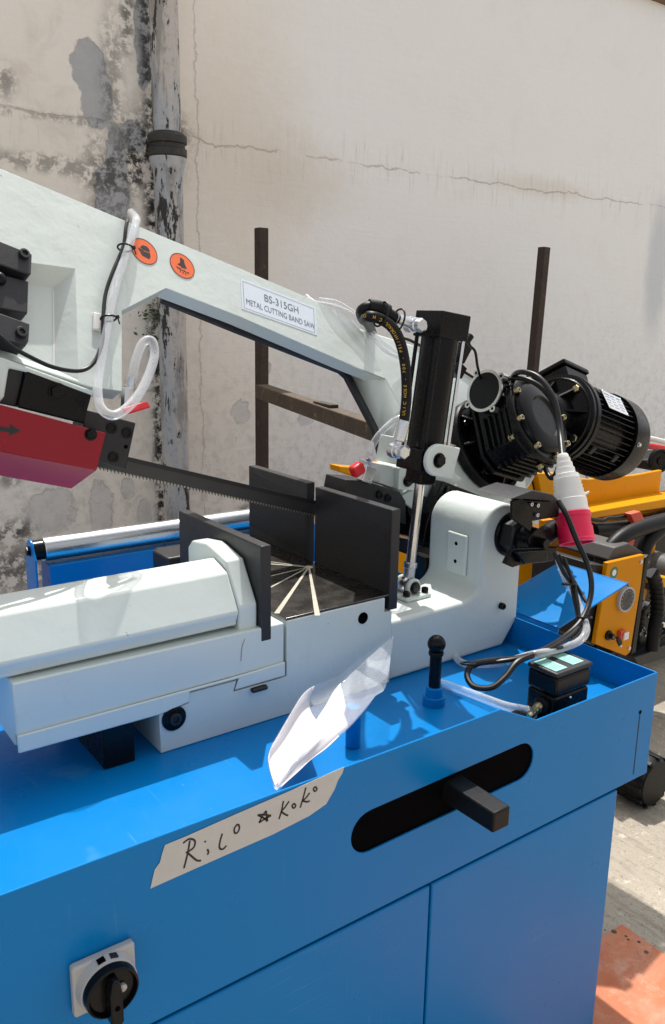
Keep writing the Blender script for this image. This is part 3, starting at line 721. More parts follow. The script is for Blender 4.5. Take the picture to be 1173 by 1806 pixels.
# ================================================================== SAW BOW (plane BK, leaning back)
bow = None
TH = 0.034
def PB(pts, o=0.0): return [pB(x, y, o) for x, y in pts]
face_out = [(-190, 214), (0, 297), (280, 414), (420, 472), (555, 530), (622, 564), (641, 589), (680, 668), (604, 637), (420, 557), (293, 508), (215, 548), (215, 690), (160, 682), (0, 628), (-190, 560)]
pocket = [(-120, 440), (133, 474), (139, 672), (-120, 592)]
pocket_in = [(-120, 478), (94, 508), (96, 652), (-120, 575)]
mbw = MB()
mbw.holed(PB(face_out), [PB(pocket)], (0, 0, 0))
bm = mbw.bm
# side walls
A = PB(face_out); Bk = [p-BN*TH for p in A]
va_ = [bm.verts.new(p) for p in A]; vb_ = [bm.verts.new(p) for p in Bk]
for i in range(len(A)):
    j = (i+1) % len(A); bm.faces.new((va_[i], va_[j], vb_[j], vb_[i]))
bm.faces.new(vb_)
O = PB(pocket); I = [p for p in PB(pocket_in, -0.028)]
vo = [bm.verts.new(p) for p in O]; vi = [bm.verts.new(p) for p in I]
for i in range(4):
    j = (i+1) % 4; bm.faces.new((vo[i], vo[j], vi[j], vi[i]))
bm.faces.new(vi)
bmesh.ops.remove_doubles(bm, verts=bm.verts[:], dist=1e-5)
bmesh.ops.recalc_face_normals(bm, faces=bm.faces[:])
bow = mbw.done('saw_bow', 'cast', saw, bevel=0.0035, seg=3)
# black band cover behind the arm shows as a lip under it
lip = [(287, 520), (420, 577), (604, 648), (618, 656), (668, 754), (690, 850), (682, 852), (660, 757), (611, 664), (601, 655), (420, 584), (287, 530)]
MB().prism(PB(lip, -0.052), -BN*0.012).done('band_cover', 'blackox', bow, bevel=0.002)
# wheel housing on the right, set back from the arm
HO = -0.030
hous = [(630, 577), (733, 609), (835, 668), (905, 740), (940, 800), (944, 842), (925, 872), (880, 890), (770, 905), (694, 880), (688, 800), (707, 722), (678, 668), (640, 600)]
H = PB(hous, HO)
MB().prism(H, -BN*0.035).done('wheel_housing', 'cast', bow, bevel=0.006, seg=3)
# inner wall of the throat joining arm and housing
mbt = MB()
mbt.grid([[pB(604, 637.5, -.001), pB(679, 668.5, -.001), pB(708, 722, HO-.001), pB(690, 800, HO-.001), pB(695, 870, HO-.001)], [pB(604, 647, -.052), pB(617, 656, -.052), pB(667, 754, -.052), pB(680, 810, -.052), pB(690, 850, -.052)]])
mbt.done('throat_wall', 'cast', bow, solid=.002, ang=20)
# seam weld line in the pocket is cast ridge
mb = MB(); ribbon(mb, [pB(95, y, -0.0272) for y in range(512, 650, 12)], 0.003, BN); mb.done('casting_ridge', 'whiteplastic', bow)

# ---- warning stickers and model label
def disc(c, r, n, mb, seg=40, h=0.0004): mb.lathe(c, n, [(r, 0), (r, h)], seg)
def on_face(c, x, y, o=0.0): return c + BU*x + BV*y + BN*o
for k, (px, py) in enumerate(((254.5, 443.5), (321.5, 469))):
    c = pB(px, py, 0.0003)
    mb = MB(); disc(c, 0.0285, BN, mb); st = mb.done('warning_sticker', 'stickerorange', bow)
    mb = MB(); ring = []
    mb.lathe(c+BN*0.0005, BN, [(0.0272, 0), (0.0286, 0), (0.0286, .0002), (0.0272, .0002), (0.0272, 0)], 48, caps=False); mb.done('sticker_rim', 'ink', st)
    if k == 0:   # head with goggles and ear muff
        shapes = [[(-.009, .006), (-.004, .013), (.006, .014), (.011, .009), (.012, .003), (-.002, .002)], [(-.013, .004), (-.002, .001), (-.003, -.005), (-.012, -.002)],
                  [(-.004, -.001), (.012, .001), (.013, -.008), (.010, -.014), (-.005, -.012), (-.010, -.004), (-.001, -.006)]]
    else:        # hand above a toothed blade
        shapes = [[(-.004, .019), (.004, .016), (.006, .006), (.010, -.003), (.006, -.005), (.005, -.002), (.004, -.006), (.001, -.004), (-.001, -.007), (-.003, -.003), (-.010, .001), (-.011, -.001), (-.005, .005)],
                  [(-.014, -.005), (-.010, -.008), (-.006, -.007), (-.001, -.011), (.004, -.009), (.009, -.012), (.015, -.010), (.014, -.014), (-.013, -.010)],
                  [(-.007, -.013), (-.004, -.013), (-.005, -.018)], [(-.001, -.0145), (.002, -.0145), (.0005, -.020)], [(.005, -.0155), (.008, -.0155), (.0065, -.020)]]
    for s_ in shapes:
        mb = MB(); mb.prism([on_face(c, x, y, 0.0005) for x, y in s_], BN*0.0002); mb.done('pictogram', 'ink', st)
lab = [(424, 491), (557, 543), (559, 592), (427, 545)]
lb = MB().prism(PB(lab, 0.0003), BN*0.0005).done('model_label', 'labelwhite', bow)
LA = PB(lab, 0.0012); ex = (LA[1]-LA[0]).normalized(); ey = (LA[0]-LA[3]).normalized(); W_ = (LA[1]-LA[0]).length; H_ = (LA[0]-LA[3]).length
def lp(u, v): return LA[3].lerp(LA[2], u).lerp(LA[0].lerp(LA[1], u), v)
mb = MB()
for a, b in (((.03, .07), (.97, .07)), ((.97, .07), (.97, .94)), ((.97, .94), (.03, .94)), ((.03, .94), (.03, .07))):
    ribbon(mb, [lp(*a), lp(*b)], 0.0009, BN)
mb.done('border', 'greyink', lb)
text('lettering', 'BS-315GH', lp(.29, .55), ex, ey, H_*0.34, 'greyink', lb, fit=W_*0.45)
text('lettering', 'METAL CUTTING BAND SAW', lp(.055, .22), ex, ey, H_*0.27, 'greyink', lb, fit=W_*0.90)

# ---- band tension bracket in the pocket (black blocks with socket screws)
def bowblock(name, pts, o0, o1, mat, parent, bevel=0.002):
    return MB().prism(PB(pts, o1), -BN*(o1-o0)).done(name, mat, parent, bevel=bevel)
tb = bowblock('tension_bracket', [(-120, 452), (-20, 477), (51, 496), (49, 553), (-120, 520)], -0.027, 0.012, 'blackox', saw)
bowblock('upper_rail', [(-120, 388), (0, 425), (57, 448), (55, 484), (48, 483), (-120, 425)], -0.012, 0.022, 'blackox', tb)
bowblock('lower_rail', [(-120, 520), (0, 552), (53, 571), (51, 601), (45, 611), (32, 607), (-120, 562)], -0.012, 0.020, 'blackox', tb)
for px, py, o_ in ((42, 449, 0.0222), (37, 587, 0.0202)):
    hexbolt('socket_screw', pB(px, py, o_), BN, 0.0092, 0.006, 'blackox', tb, socket=True)
MB().sphere(pB(-2, 492, 0.012), 0.012, axis=BN).done('centre_stud', 'black', tb)

# ---- guide arm, guide block, blade, red guard (vertical, tilted with the bow)
BD = Vector((0.9543, 0, -0.2990)); BUp = Vector((0.299, 0, 0.9543))
def yprism(name, pts, Y0, Y1, mat, parent, bevel=0.002, seg=2):
    return MB().prism([pY(x, y, Y0) for x, y in pts], (0, Y1-Y0, 0)).done(name, mat, parent, bevel=bevel, seg=seg)
mount = yprism('guide_mount', [(-80, 608), (8, 632), (22, 637), (166, 690), (163, 700), (44, 656), (16, 650), (8, 700), (-2, 712), (-80, 690)], 1.392, 1.46, 'cast', saw, 0.003)
ga = yprism('guide_arm', [(47, 652), (163, 695), (148, 748), (31, 719)], 1.392, 1.47, 'black', saw, 0.003)
yprism('clamp_plate', [(-60, 640), (15, 640), (44, 651), (29, 718), (-60, 700)], 1.402, 1.46, 'blackox', ga, 0.002)
q = pY(101, 691, 1.392); hexbolt('clamp_bolt', (q.x, 1.3915, q.z), (0, -1, 0), 0.012, 0.008, 'black', ga)
gb = yprism('guide_block', [(146, 722), (240, 746), (222, 829), (150, 808)], 1.400, 1.455, 'blackox', saw, 0.002)
for px, py in ((197, 755), (224, 763), (200, 806)):
    q = pY(px, py, 1.400); hexbolt('socket_screw', (q.x, 1.3998, q.z), (0, -1, 0), 0.0095, 0.003, 'black', gb, socket=True)
q = pY(222, 788, 1.400); MB().cyl((q.x, 1.3990, q.z), (q.x, 1.401, q.z), 0.0035, seg=12).done('screw_hole', 'dark', gb)
rg = MB()
ft = [pY(x, y, 1.372) for x, y in ((-120, 683), (0, 714), (187, 764), (171, 829), (0, 796), (-120, 770))]
low0 = [pY(x, y, 1.372) for x, y in ((-120, 770.3), (0, 796.3), (171, 829.3))]
gd = rg.prism(ft, (0, 0.02, 0)).done('blade_guard', 'redguard', saw, bevel=0.0015)
lo2 = [pY(x, y, 1.425) for x, y in ((126, 862), (0, 839), (-120, 817))]
mb = MB(); pts = low0+lo2
mb.loft(pts, [p+Vector((0, 0.004, 0.004)) for p in pts]); mb.done('guard_flange', 'redguard', gd, bevel=0.0008)
q = pY(160, 766, 1.372); hexbolt('guard_screw', (q.x, 1.3715, q.z), (0, -1, 0), 0.0085, 0.006, 'black', gd)
arr = [(-25, 747), (17, 755), (18, 748), (37, 760), (16, 768), (17, 763), (-25, 756)]
MB().prism([pY(x, y, 1.3717) for x, y in arr], (0, -0.0004, 0)).done('direction_arrow', 'ink', gd)
# blade with teeth
b0 = Vector((0.50, 1.4635, 0)); t0 = pY(227, 806, 1.4635); sx0 = -0.12
blen = 0.78; bw = 0.031
top = [t0+BD*s for s in (sx0, blen)]
bot = []
pitch = 0.0072; nT = int((blen-sx0)/pitch)
for i in range(nT, -1, -1):
    s = sx0+i*pitch
    base_p = t0+BD*s-BUp*bw
    bot.append(base_p+BD*pitch*0.75); bot.append(base_p-BUp*0.0042+BD*pitch*0.15)
blade_pts = top+bot
bl = MB().prism(blade_pts, (0, 0.0016, 0)).done('blade', 'blade', saw)
mb = MB()
for i in range(nT):
    s = sx0+i*pitch; bp = t0+BD*s-BUp*bw
    mb.prism([bp+BD*pitch*0.70+Vector((0, -.0004, 0)), bp-BUp*0.0044+BD*pitch*0.15+Vector((0, -.0004, 0)), bp+BUp*0.0012+BD*pitch*0.1+Vector((0, -.0004, 0))], (0, 0.0005, 0))
mb.done('tooth_row', 'tooth', bl)['kind'] = 'stuff'
MB().prism([t0+BD*sx0+Vector((0, -.0016, 0)), t0+BD*blen+Vector((0, -.0016, 0)), t0+BD*blen+Vector((0, -.0016, 0))-BUp*0.008, t0+BD*sx0+Vector((0, -.0016, 0))-BUp*0.008], (0, 0.0048, 0)).done('backing_edge', 'blackox', bl)

# ---- right guide block with its bracket
rgb = yprism('guide_block', [(611, 846), (646, 848), (706, 868), (716, 884), (716, 925), (640, 900), (606, 872)], 1.40, 1.475, 'blackox', saw, 0.002)
yprism('guide_plate', [(640, 862), (740, 880), (738, 950), (640, 925)], 1.43, 1.49, 'black', rgb, 0.002)
for px, py in ((669, 872), (684, 878)):
    q = pY(px, py, 1.40); hexbolt('socket_screw', (q.x, 1.3985, q.z), (0, -1, 0), 0.009, 0.003, 'black', rgb, socket=True)
yprism('guide_arm', [(672, 818), (704, 826), (702, 864), (668, 852)], 1.42, 1.50, 'cast', rgb, 0.002)
yprism('guide_slot', [(704, 826), (718, 816), (735, 822), (735, 866), (702, 864)], 1.405, 1.49, 'cast', rgb, 0.002)
q = pY(719, 848, 1.405); hexbolt('slot_bolt', (q.x, 1.404, q.z), (0, -1, 0), 0.011, 0.008, 'black', rgb)
# black hinge plate of the bow behind the pillar
hp = [(781, 848), (905, 897), (900, 985), (745, 965), (752, 925)]
hinge = yprism('hinge_plate', hp, 1.375, 1.405, 'black', saw, 0.003)
for px, py in ((790, 866), (769, 943)):
    q = pY(px, py, 1.375); hexbolt('socket_screw', (q.x, 1.3745, q.z), (0, -1, 0), 0.011, 0.006, 'black', hinge, socket=True)
MB().cyl(pY(742, 897, 1.46), pY(742, 897, 1.41), 0.03).done('hinge_boss', 'black', hinge)
yprism('gusset', [(700, 880), (790, 823), (815, 845), (740, 905)], 1.415, 1.425, 'cast', hinge, 0.003)
yprism('cross_member', [(692, 945), (782, 965), (780, 1000), (692, 968)], 1.50, 1.56, 'black', hinge, 0.003)
yprism('stop_buffer', [(749, 984), (772, 984), (772, 1030), (749, 1030)], 1.36, 1.42, 'rubber', hinge, 0.003)
MB().box2((1.04, 1.40, ZF+0.001), (1.33, 1.80, 0.79)).done('turntable', 'blue', saw, bevel=0.004)

# ---- coolant lines on the left of the bow
def path(pts): return [pB(x, y, o) for x, y, o in pts]
hose = MB().tube(path([(232, 375, -.05), (240, 386, .008), (237, 402, .018), (222, 450, .018), (203, 508, .019), (190, 575, .02), (178, 640, .022), (172, 690, .030), (180, 722, .038), (203, 732, .045), (232, 712, .048), (255, 678, .048), (272, 630, .046), (268, 602, .044), (252, 605, .040), (240, 635, .034), (234, 664, .028), (231, 680, .020)]), 0.0082, 16, 8).done('coolant_hose', 'hoseclear', saw)
MB().tube(path([(218, 385, -.05), (225, 387, .006), (222, 402, .016), (217, 436, .016), (198, 482, .014), (186, 520, .012), (182, 562, .016), (180, 605, .02), (165, 640, .02), (140, 654, .02), (95, 648, .02), (50, 628, .02), (20, 610, .03), (-10, 585, .03), (-60, 560, .03)]), 0.0036, 10, 8).done('sensor_cable', 'cable', saw)
for pts in ([(209, 437), (227, 443)], [(176, 563), (201, 566)]):
    a, b = pB(*pts[0], .012), pB(*pts[1], .012); m_ = (a+b)/2+BN*0.006; ax = (pB(200, 508, .019)-pB(215, 470, .018)).normalized()
    mb = MB(); rr = 0.0125
    x_ = (b-a).normalized()
    loop = [m_+x_*cos(t)*rr*1.15+BN*sin(t)*rr*0.9 for t in [2*pi*k/16 for k in range(17)]]
    tie = mb.tube(loop, 0.0018, 8, 3).done('cable_tie', 'cable', saw)
    MB().box(m_+x_*rr*1.1+BN*0.008, (0.005, 0.005, 0.005), rot_to(BN, x_)).done('tie_head', 'cable', tie)
    MB().cyl(m_+x_*rr*1.1+BN*0.008, m_+x_*rr*1.4-BV*0.014+BN*0.008, 0.0012, seg=6).done('tie_tail', 'cable', tie)
MB().prism(PB([(163, 553), (182, 558), (180, 588), (162, 583)], 0.0002), BN*0.007).done('cable_clip', 'whiteplastic', saw, bevel=0.002)
vp = pB(226, 705, .018)
vl = MB().cyl(vp-Vector((.004, 0, .016)), vp+Vector((.0, 0, .02)), 0.0105, seg=8).done('coolant_valve', 'zinc', saw)
MB().lathe(pB(229, 694, .022), (pB(233, 664, .028)-pB(229, 694, .022)), [(.008, 0), (.006, .004), (.0075, .010), (.006, .011), (.0075, .018), (.006, .019), (.0065, .028)], 20).done('hose_barb', 'zinc', vl)
va0, va1 = pB(218, 726, .030), pB(262, 713, .030)
mb = MB(); R_ = rot_to(BN, va1-va0)
mb.box((va0+va1)/2, ((va1-va0).length*1.0, 0.013, 0.006), R_); mb.done('valve_lever', 'redplastic', vl, bevel=0.0028, seg=3)

# ---- clear coolant line over the arm to the right guide valve
MB().tube(path([(540, 522, -.03), (556, 534, -.008), (585, 540, .006), (622, 555, .012), (652, 588, .012), (678, 617, .004), (705, 631, -.012), (722, 636, -.018)]), 0.0055, 12, 8).done('coolant_hose', 'hoseclear', saw)
MB().tube(path([(562, 528, -.02), (600, 536, .004), (640, 566, .01), (668, 598, .006), (700, 622, -.01), (722, 632, -.018)]), 0.0055, 12, 8).done('coolant_hose', 'hoseclear', saw)
MB().tube([pB(735, 712, 0), pY(712, 733, 1.39), pY(690, 746, 1.385), pY(668, 768, 1.385), pY(655, 790, 1.39), pY(652, 803, 1.395)], 0.0075, 14, 8).done('coolant_hose', 'hoseclear', saw)
v2 = pY(646, 836, 1.40)
vv2 = MB().box(v2, (0.030, 0.022, 0.036), rot_to((0.35, 0, 1), (1, 0, -.35))).done('coolant_valve', 'zinc', saw, bevel=0.003)
MB().lathe(v2+Vector((.004, 0, .016)), pY(652, 800, 1.395)-v2, [(.008, 0), (.006, .004), (.0075, .010), (.0055, .011), (.0075, .018), (.0055, .019), (.006, .03)], 20).done('hose_barb', 'zinc', vv2)
v3 = pY(630, 828, 1.382); MB().box(v3, (0.030, 0.022, 0.026), rot_to((-.45, 0, 1), (1, 0, .45))).done('valve_lever', 'redplastic', vv2, bevel=0.006, seg=3)

# ---- hydraulic feed cylinder
CY = 1.30
c0 = pY(713, 1030, CY); c1 = pY(746, 838, CY); c2 = pY(783, 575, CY)
ca = (c2-c1).normalized()
c0 = c1 - ca*((c1-c0).length)
yv = Vector((0, 1, 0)); xv = yv.cross(ca).normalized()
Rc = rot_to(ca, xv)
cb = pY(749, 790, CY); ct = pY(778, 598, CY)
Lb = (ct-cb).dot(ca)
cyld = MB().cyl(cb, cb+ca*Lb, 0.0385, seg=40).done('hydraulic_cylinder', 'black', saw)
MB().box(cb+ca*(Lb+0.026), (0.080, 0.080, 0.052), Rc).done('top_cap', 'black', cyld, bevel=0.002)
MB().box(cb-ca*0.024, (0.080, 0.076, 0.046), Rc).done('bottom_cap', 'black', cyld, bevel=0.002)
MB().box(cb-ca*0.060, (0.044, 0.05, 0.030), Rc).done('rod_gland', 'black', cyld, bevel=0.003)
for sx in (-1, 1):
    for sy in (-1, 1):
        o_ = xv*0.0335*sx + yv*0.0335*sy
        MB().cyl(cb+o_-ca*0.002, cb+o_+ca*(Lb+0.002), 0.0042, seg=12).done('tie_rod', 'zinc' if (sx, sy) == (1, -1) else 'black', cyld)
rb = c0+ca*0.045
MB().cyl(rb, cb-ca*0.07, 0.0105, seg=24).done('piston_rod', 'chrome', cyld)
MB().lathe(rb-ca*0.034, ca, [(.0125, 0), (.0125, .024), (.0105, .026), (.0145, .0265), (.0145, .036), (.012, .0375)], 24).done('lock_nut', 'zinc', cyld)
eye = c0-ca*0.002
re_ = MB().lathe(eye-yv*0.010, yv, [(0.0105, 0), (0.019, 0), (0.021, .003), (0.021, .017), (0.019, .020), (0.0105, .020), (.0105, 0)], 32, caps=False).done('rod_eye', 'chrome', cyld)
MB().lathe(eye-yv*0.011, yv, [(0.007, 0), (0.0095, .002), (0.0095, .020), (.007, .022)], 24).done('ball_joint', 'zinc', re_)
ez = eye.z; lz = 0.856
foot = MB().box2((eye.x-0.036, CY-0.040, lz+0.0004), (eye.x+0.036, CY+0.040, lz+0.011)).done('clevis_foot', 'cast', saw, bevel=0.005, seg=3)
for s in (-1, 1):
    ear = [Vector((eye.x-0.019, 0, lz+0.0112)), Vector((eye.x+0.019, 0, lz+0.0112))]+[Vector((eye.x+0.019*cos(pi*k/12), 0, ez+0.019*sin(pi*k/12))) for k in range(13)]
    Y0_ = CY+s*0.018
    MB().prism(at_y(ear, Y0_-0.005), (0, 0.010, 0)).done('clevis_ear', 'cast', foot, bevel=0.003)
hexbolt('clevis_pin', (eye.x, CY-0.0235, ez), (0, -1, 0), 0.0105, 0.007, 'blackox', foot)
for dx in (-0.026, 0.026): hexbolt('foot_bolt', (eye.x+dx, CY-0.027, lz+0.0112), (0, 0, 1), 0.0075, 0.010, 'black', foot, socket=True)
# trunnion bracket
br = [pY(x, y, 1.235) for x, y in ((773, 781), (812, 796), (801, 842), (768, 838))]
tc = pY(774, 812, 1.235); rr = 0.033
rbr = pY(812, 819, 1.235); dbr = (rbr-tc).normalized(); ubr = Vector((-dbr.z, 0, dbr.x))
if ubr.z < 0: ubr = -ubr
pl_ = [tc+ubr*rr*cos(pi*k/14)-dbr*rr*sin(pi*k/14) for k in range(15)]
pl_ += [tc-ubr*rr+dbr*0.048, tc+ubr*rr+dbr*0.055]
tbk = MB().prism(pl_, (0, 0.012, 0)).done('trunnion_bracket', 'cast', saw, bevel=0.003)
hexbolt('trunnion_bolt', tc+Vector((0, -0.0005, 0)), (0, -1, 0), 0.0125, 0.009, 'black', tbk)
e0 = tc+dbr*0.03
MB().prism([e0-ubr*rr*0.9+Vector((0, .0122, 0)), e0+ubr*rr*0.9+Vector((0, .0122, 0)), e0+ubr*rr*0.9+dbr*0.02+Vector((0, .0122, 0)), e0-ubr*rr*0.9+dbr*0.02+Vector((0, .0122, 0))], (0, 0.22, 0)).done('bracket_arm', 'cast', tbk, bevel=0.002)

# ---- hydraulic hoses and banjo fittings
def banjo(px, py, Y, r):
    c = pY(px, py, Y)
    o_ = MB().lathe(c-yv*0.0, yv, [(r*0.72, 0), (r*0.95, .003), (r*0.95, .012), (r*1.08, .013), (r*1.08, .028), (r, .031)], 28).done('banjo_fitting', 'zinc', saw)
    MB().lathe(c-yv*0.0125, yv, [(r*0.8, 0), (r*0.92, .002), (r*0.92, .012)], 6).done('banjo_bolt', 'zinc', o_)
    return c, o_
# fittings sit on the left faces of the caps
bt, bto = banjo(738, 573, 1.262, 0.0145)
bb_, bbo = banjo(708, 797, 1.262, 0.0145)
MB().cyl(bt+yv*0.018, bt+xv*0.03+yv*0.02, 0.012, seg=20).done('adapter', 'zinc', bto)
MB().cyl(bb_+yv*0.018, bb_+xv*0.03+yv*0.02, 0.012, seg=20).done('adapter', 'zinc', bbo)
s0 = bt+yv*0.015; s1 = pY(696, 560, 1.275)
MB().lathe(s0, s1-s0, [(.0085, 0), (.0085, .008), (.0105, .010), (.0105, (s1-s0).length-.004), (.0115, (s1-s0).length)], 20).done('crimp_sleeve', 'zinc', bto)
hh = [s1+(s0-s1)*0.1, s1, pY(678, 549, 1.28), pY(655, 541, 1.29), pY(638, 548, 1.31), pY(640, 562, 1.40), pY(650, 572, 1.58), pY(658, 592, 1.74), pY(664, 640, 1.78)]
hz = MB().tube(hh, 0.0108, 16, 8).done('hydraulic_hose', 'rubber', saw)
s2 = bb_+yv*0.015; s3 = pY(713, 741, 1.272)
MB().lathe(s2, s3-s2, [(.008, 0), (.008, .020), (.0125, .022), (.0125, (s3-s2).length-.004), (.011, (s3-s2).length)], 20).done('crimp_sleeve', 'zinc', bbo)
h2 = [s3+(s2-s3)*0.05, s3, pY(717, 700, 1.27), pY(716, 655, 1.268), pY(708, 610, 1.266), pY(694, 580, 1.266), pY(672, 563, 1.268), pY(650, 558, 1.28), pY(643, 562, 1.36), pY(650, 573, 1.52), pY(656, 590, 1.70), pY(664, 640, 1.76)]
h2o = MB().tube(h2, 0.0105, 16, 8).done('hydraulic_hose', 'rubber', saw)
MB().tube([pY(684, 551, 1.279), pY(668, 544, 1.284), pY(650, 541, 1.291)], 0.0150, 18, 8).done('rubber_sleeve', 'rubber', hz)
for px, py in ((701, 566), (672, 554)):
    c = pY(px, py, 1.272); ax = (pY(700, 562, 1.275)-pY(672, 549, 1.28)).normalized(); y_ = ax.cross(yv).normalized()
    mb = MB(); lp_ = [c+y_*cos(t)*0.024+yv*sin(t)*0.019 for t in [2*pi*k/20 for k in range(21)]]
    mb.tube(lp_, 0.0019, 8, 2).done('hose_clip', 'cable', hz)
# yellow print along the hose
curve = spline(h2, 14)
def arc_pts(P):
    out = [0]
    for a, b in zip(P, P[1:]): out.append(out[-1]+(b-a).length)
    return out
AL = arc_pts(curve)
def at_len(s):
    for i in range(len(AL)-1):
        if AL[i+1] >= s: 
            t = (s-AL[i])/(AL[i+1]-AL[i]); return curve[i].lerp(curve[i+1], t), (curve[i+1]-curve[i]).normalized()
    return curve[-1], (curve[-1]-curve[-2]).normalized()
s = 0.016
for ch in 'ULIC HOSE - 700 - PSI/HYDRAULIC HOSE':
    if ch != ' ':
        p, t = at_len(s); w = (CAM-p).normalized(); side = Vector((-1, -0.55, 0)).normalized()
        side = (side-t*side.dot(t)).normalized(); yd = side.cross(t); 
        text('hose_print', ch, p+side*0.0109-yd*0.004, t, yd, 0.009, 'yellowink', h2o)
    s += 0.0072
# ================================================================== GEARBOX AND MOTOR (bow frame)
F0 = pB(850, 790, HO+0.003)                      # flange centre on the wheel housing
def gp(u, v, n): return F0 + BU*u + BV*v + BN*n
gear = MB().lathe(gp(0, 0, 0), BN, [(0.128, 0), (0.131, .003), (0.131, .022), (0.127, .026), (0.118, .026), (0.112, .016), (0.070, .016), (0.066, .060), (0.066, .10)], 56).done('gearbox', 'black', saw)
for k in range(8):
    a = 2*pi*k/8+0.2; d = BU*cos(a)+BV*sin(a)
    MB().prism([F0+d*0.066+BN*0.016, F0+d*0.116+BN*0.016, F0+d*0.112+BN*0.027, F0+d*0.068+BN*0.058], (BN.cross(d))*0.006).done('flange_rib', 'black', gear, bevel=0.001)
for k in range(4):
    a = 2*pi*(k+.5)/4+0.35; d = BU*cos(a)+BV*sin(a)
    hexbolt('flange_bolt', F0+d*0.094+BN*0.016, BN, 0.011, 0.014, 'black', gear)
# square housing body
BR = Matrix((BU, BV, BN)).transposed()
def oct_pts(cx, cy, hx, hy, ch, n):
    P = [(hx-ch, -hy), (hx, -hy+ch), (hx, hy-ch), (hx-ch, hy), (-hx+ch, hy), (-hx, hy-ch), (-hx, -hy+ch), (-hx+ch, -hy)]
    return [gp(cx+x, cy+y, n) for x, y in P]
MB().loft(oct_pts(0, 0, .096, .110, .035, .055), oct_pts(0, 0, .096, .110, .035, .066)).done('housing_plate', 'black', gear, bevel=0.003)
MB().loft(oct_pts(0, 0, .090, .100, .034, .0662), oct_pts(0, 0, .098, .106, .040, .172)).done('housing', 'black', gear, bevel=0.006)
for k in range(5):
    u = -0.0775; n = .085+k*.017
    MB().loft([gp(-.078, -.080, n), gp(-.1015, -.064, n), gp(-.1015, .020, n), gp(-.078, .030, n)], [gp(-.078, -.080, n+.006), gp(-.1015, -.064, n+.006), gp(-.1015, .020, n+.006), gp(-.078, .030, n+.006)]).done('cooling_rib', 'black', gear, bevel=0.0015)
for k in range(5):
    n = .085+k*.017
    MB().loft([gp(-.07, -.0955, n), gp(.07, -.0955, n), gp(.06, -.110, n), gp(-.06, -.110, n)], [gp(-.07, -.0955, n+.006), gp(.07, -.0955, n+.006), gp(.06, -.110, n+.006), gp(-.06, -.110, n+.006)]).done('cooling_rib', 'black', gear, bevel=0.0015)
# front cover
cv = MB().lathe(gp(0, 0, .1722), BN, [(0.114, 0), (0.114, .012), (0.110, .016), (0.096, .016), (0.094, .024), (0.082, .031), (0.056, .034), (0.050, .028), (0.001, .028)], 56).done('cover_plate', 'black', gear)
for k in range(8):
    a = 2*pi*k/8+0.25
    hexbolt('cover_bolt', gp(cos(a)*.1025, sin(a)*.1025, .1885), BN, 0.0072, 0.013, 'brass', cv, socket=True)
for k in range(6):
    a = 2*pi*k/6+0.55
    hexbolt('housing_bolt', gp(cos(a)*.112, sin(a)*.116, .152), BN, 0.0068, 0.013, 'brass', gear)
# worm shaft tunnel (axis along the bow)
WN, WV = .118, .085
MB().cyl(gp(-.085, WV, WN), gp(.13, WV, WN), .050, seg=40).done('worm_tunnel', 'black', gear)
cp_ = gp(-.112, WV-.002, WN)
bc = MB().lathe(cp_, BU, [(0.0535, 0), (0.0535, .030), (0.050, .034)], 48).done('bearing_cap', 'black', gear)
MB().lathe(cp_-BU*.002, BU, [(0.047, .0018), (0.047, 0), (0.0545, 0), (0.0545, .005), (0.047, .005)], 56, caps=False).done('machined_rim', 'alu', bc)
MB().cyl(cp_-BU*.0005, cp_+BU*.001, 0.0468, seg=48).done('end_cap', 'rubber', bc)
for k in range(4):
    a = 2*pi*k/4+1.35; d = BV*cos(a)+BN*sin(a)
    MB().lathe(cp_-BU*.002+d*0.0585, BU, [(.0040, 0), (.0085, 0), (.0085, .02), (.0040, .02), (.0040, 0)], 20, caps=False).done('screw_lug', 'alu', bc)
    MB().cyl(cp_-BU*.0005+d*0.0585, cp_+BU*.0188+d*0.0585, 0.0042, seg=14).done('lug_hole', 'dark', bc)
# motor adaptor flange
MC = lambda s: gp(s, WV, WN)
mot = MB().lathe(MC(.128), BU, [(0.052, 0), (0.060, .02), (0.066, .06), (0.072, .062), (0.106, .064), (0.109, .062), (0.112, .066), (0.122, .068), (0.122, .082), (0.125, .083), (0.125, .097), (0.120, .102)], 64).done('motor', 'black', saw)
for k in range(4):
    a = 2*pi*(k+.5)/4+0.3; d = BV*cos(a)+BN*sin(a)
    hexbolt('adaptor_bolt', MC(.196)+d*0.097, -BU, 0.011, 0.013, 'brass', mot)
for k in range(8):
    a = 2*pi*k/8+0.3; d = BV*cos(a)+BN*sin(a)
    MB().prism([MC(.150)+d*.060, MC(.192)+d*.066, MC(.192)+d*.105], d.cross(BU)*.005).done('adaptor_rib', 'black', mot)
m0, m1 = .230, .415
MB().cyl(MC(m0), MC(m1), .100, seg=48).done('stator', 'black', mot)
fin = None; nf = 44
Rf = Matrix((BU, BV, BN)).transposed()
for k in range(nf):
    a = 2*pi*k/nf; d = BV*cos(a)+BN*sin(a)
    if a < 0.75 or a > 2*pi-0.35: continue
    t = d.cross(BU)*.0022
    MB().prism([MC(m0+.004)+d*.099-t/2, MC(m1-.002)+d*.099-t/2, MC(m1-.002)+d*.1185-t/2, MC(m0+.004)+d*.1165-t/2], t).done('fin', 'black', mot)
for k in range(4):
    a = 2*pi*(k+.5)/4+0.35; d = BV*cos(a)+BN*sin(a)
    for s_ in (m0+.03, m1-.04): MB().box(MC(s_)+d*.108, (.022, .026, .026), rot_to(d, BU)).done('foot_boss', 'black', mot, bevel=0.004)
cw0, cw1 = .417, .500
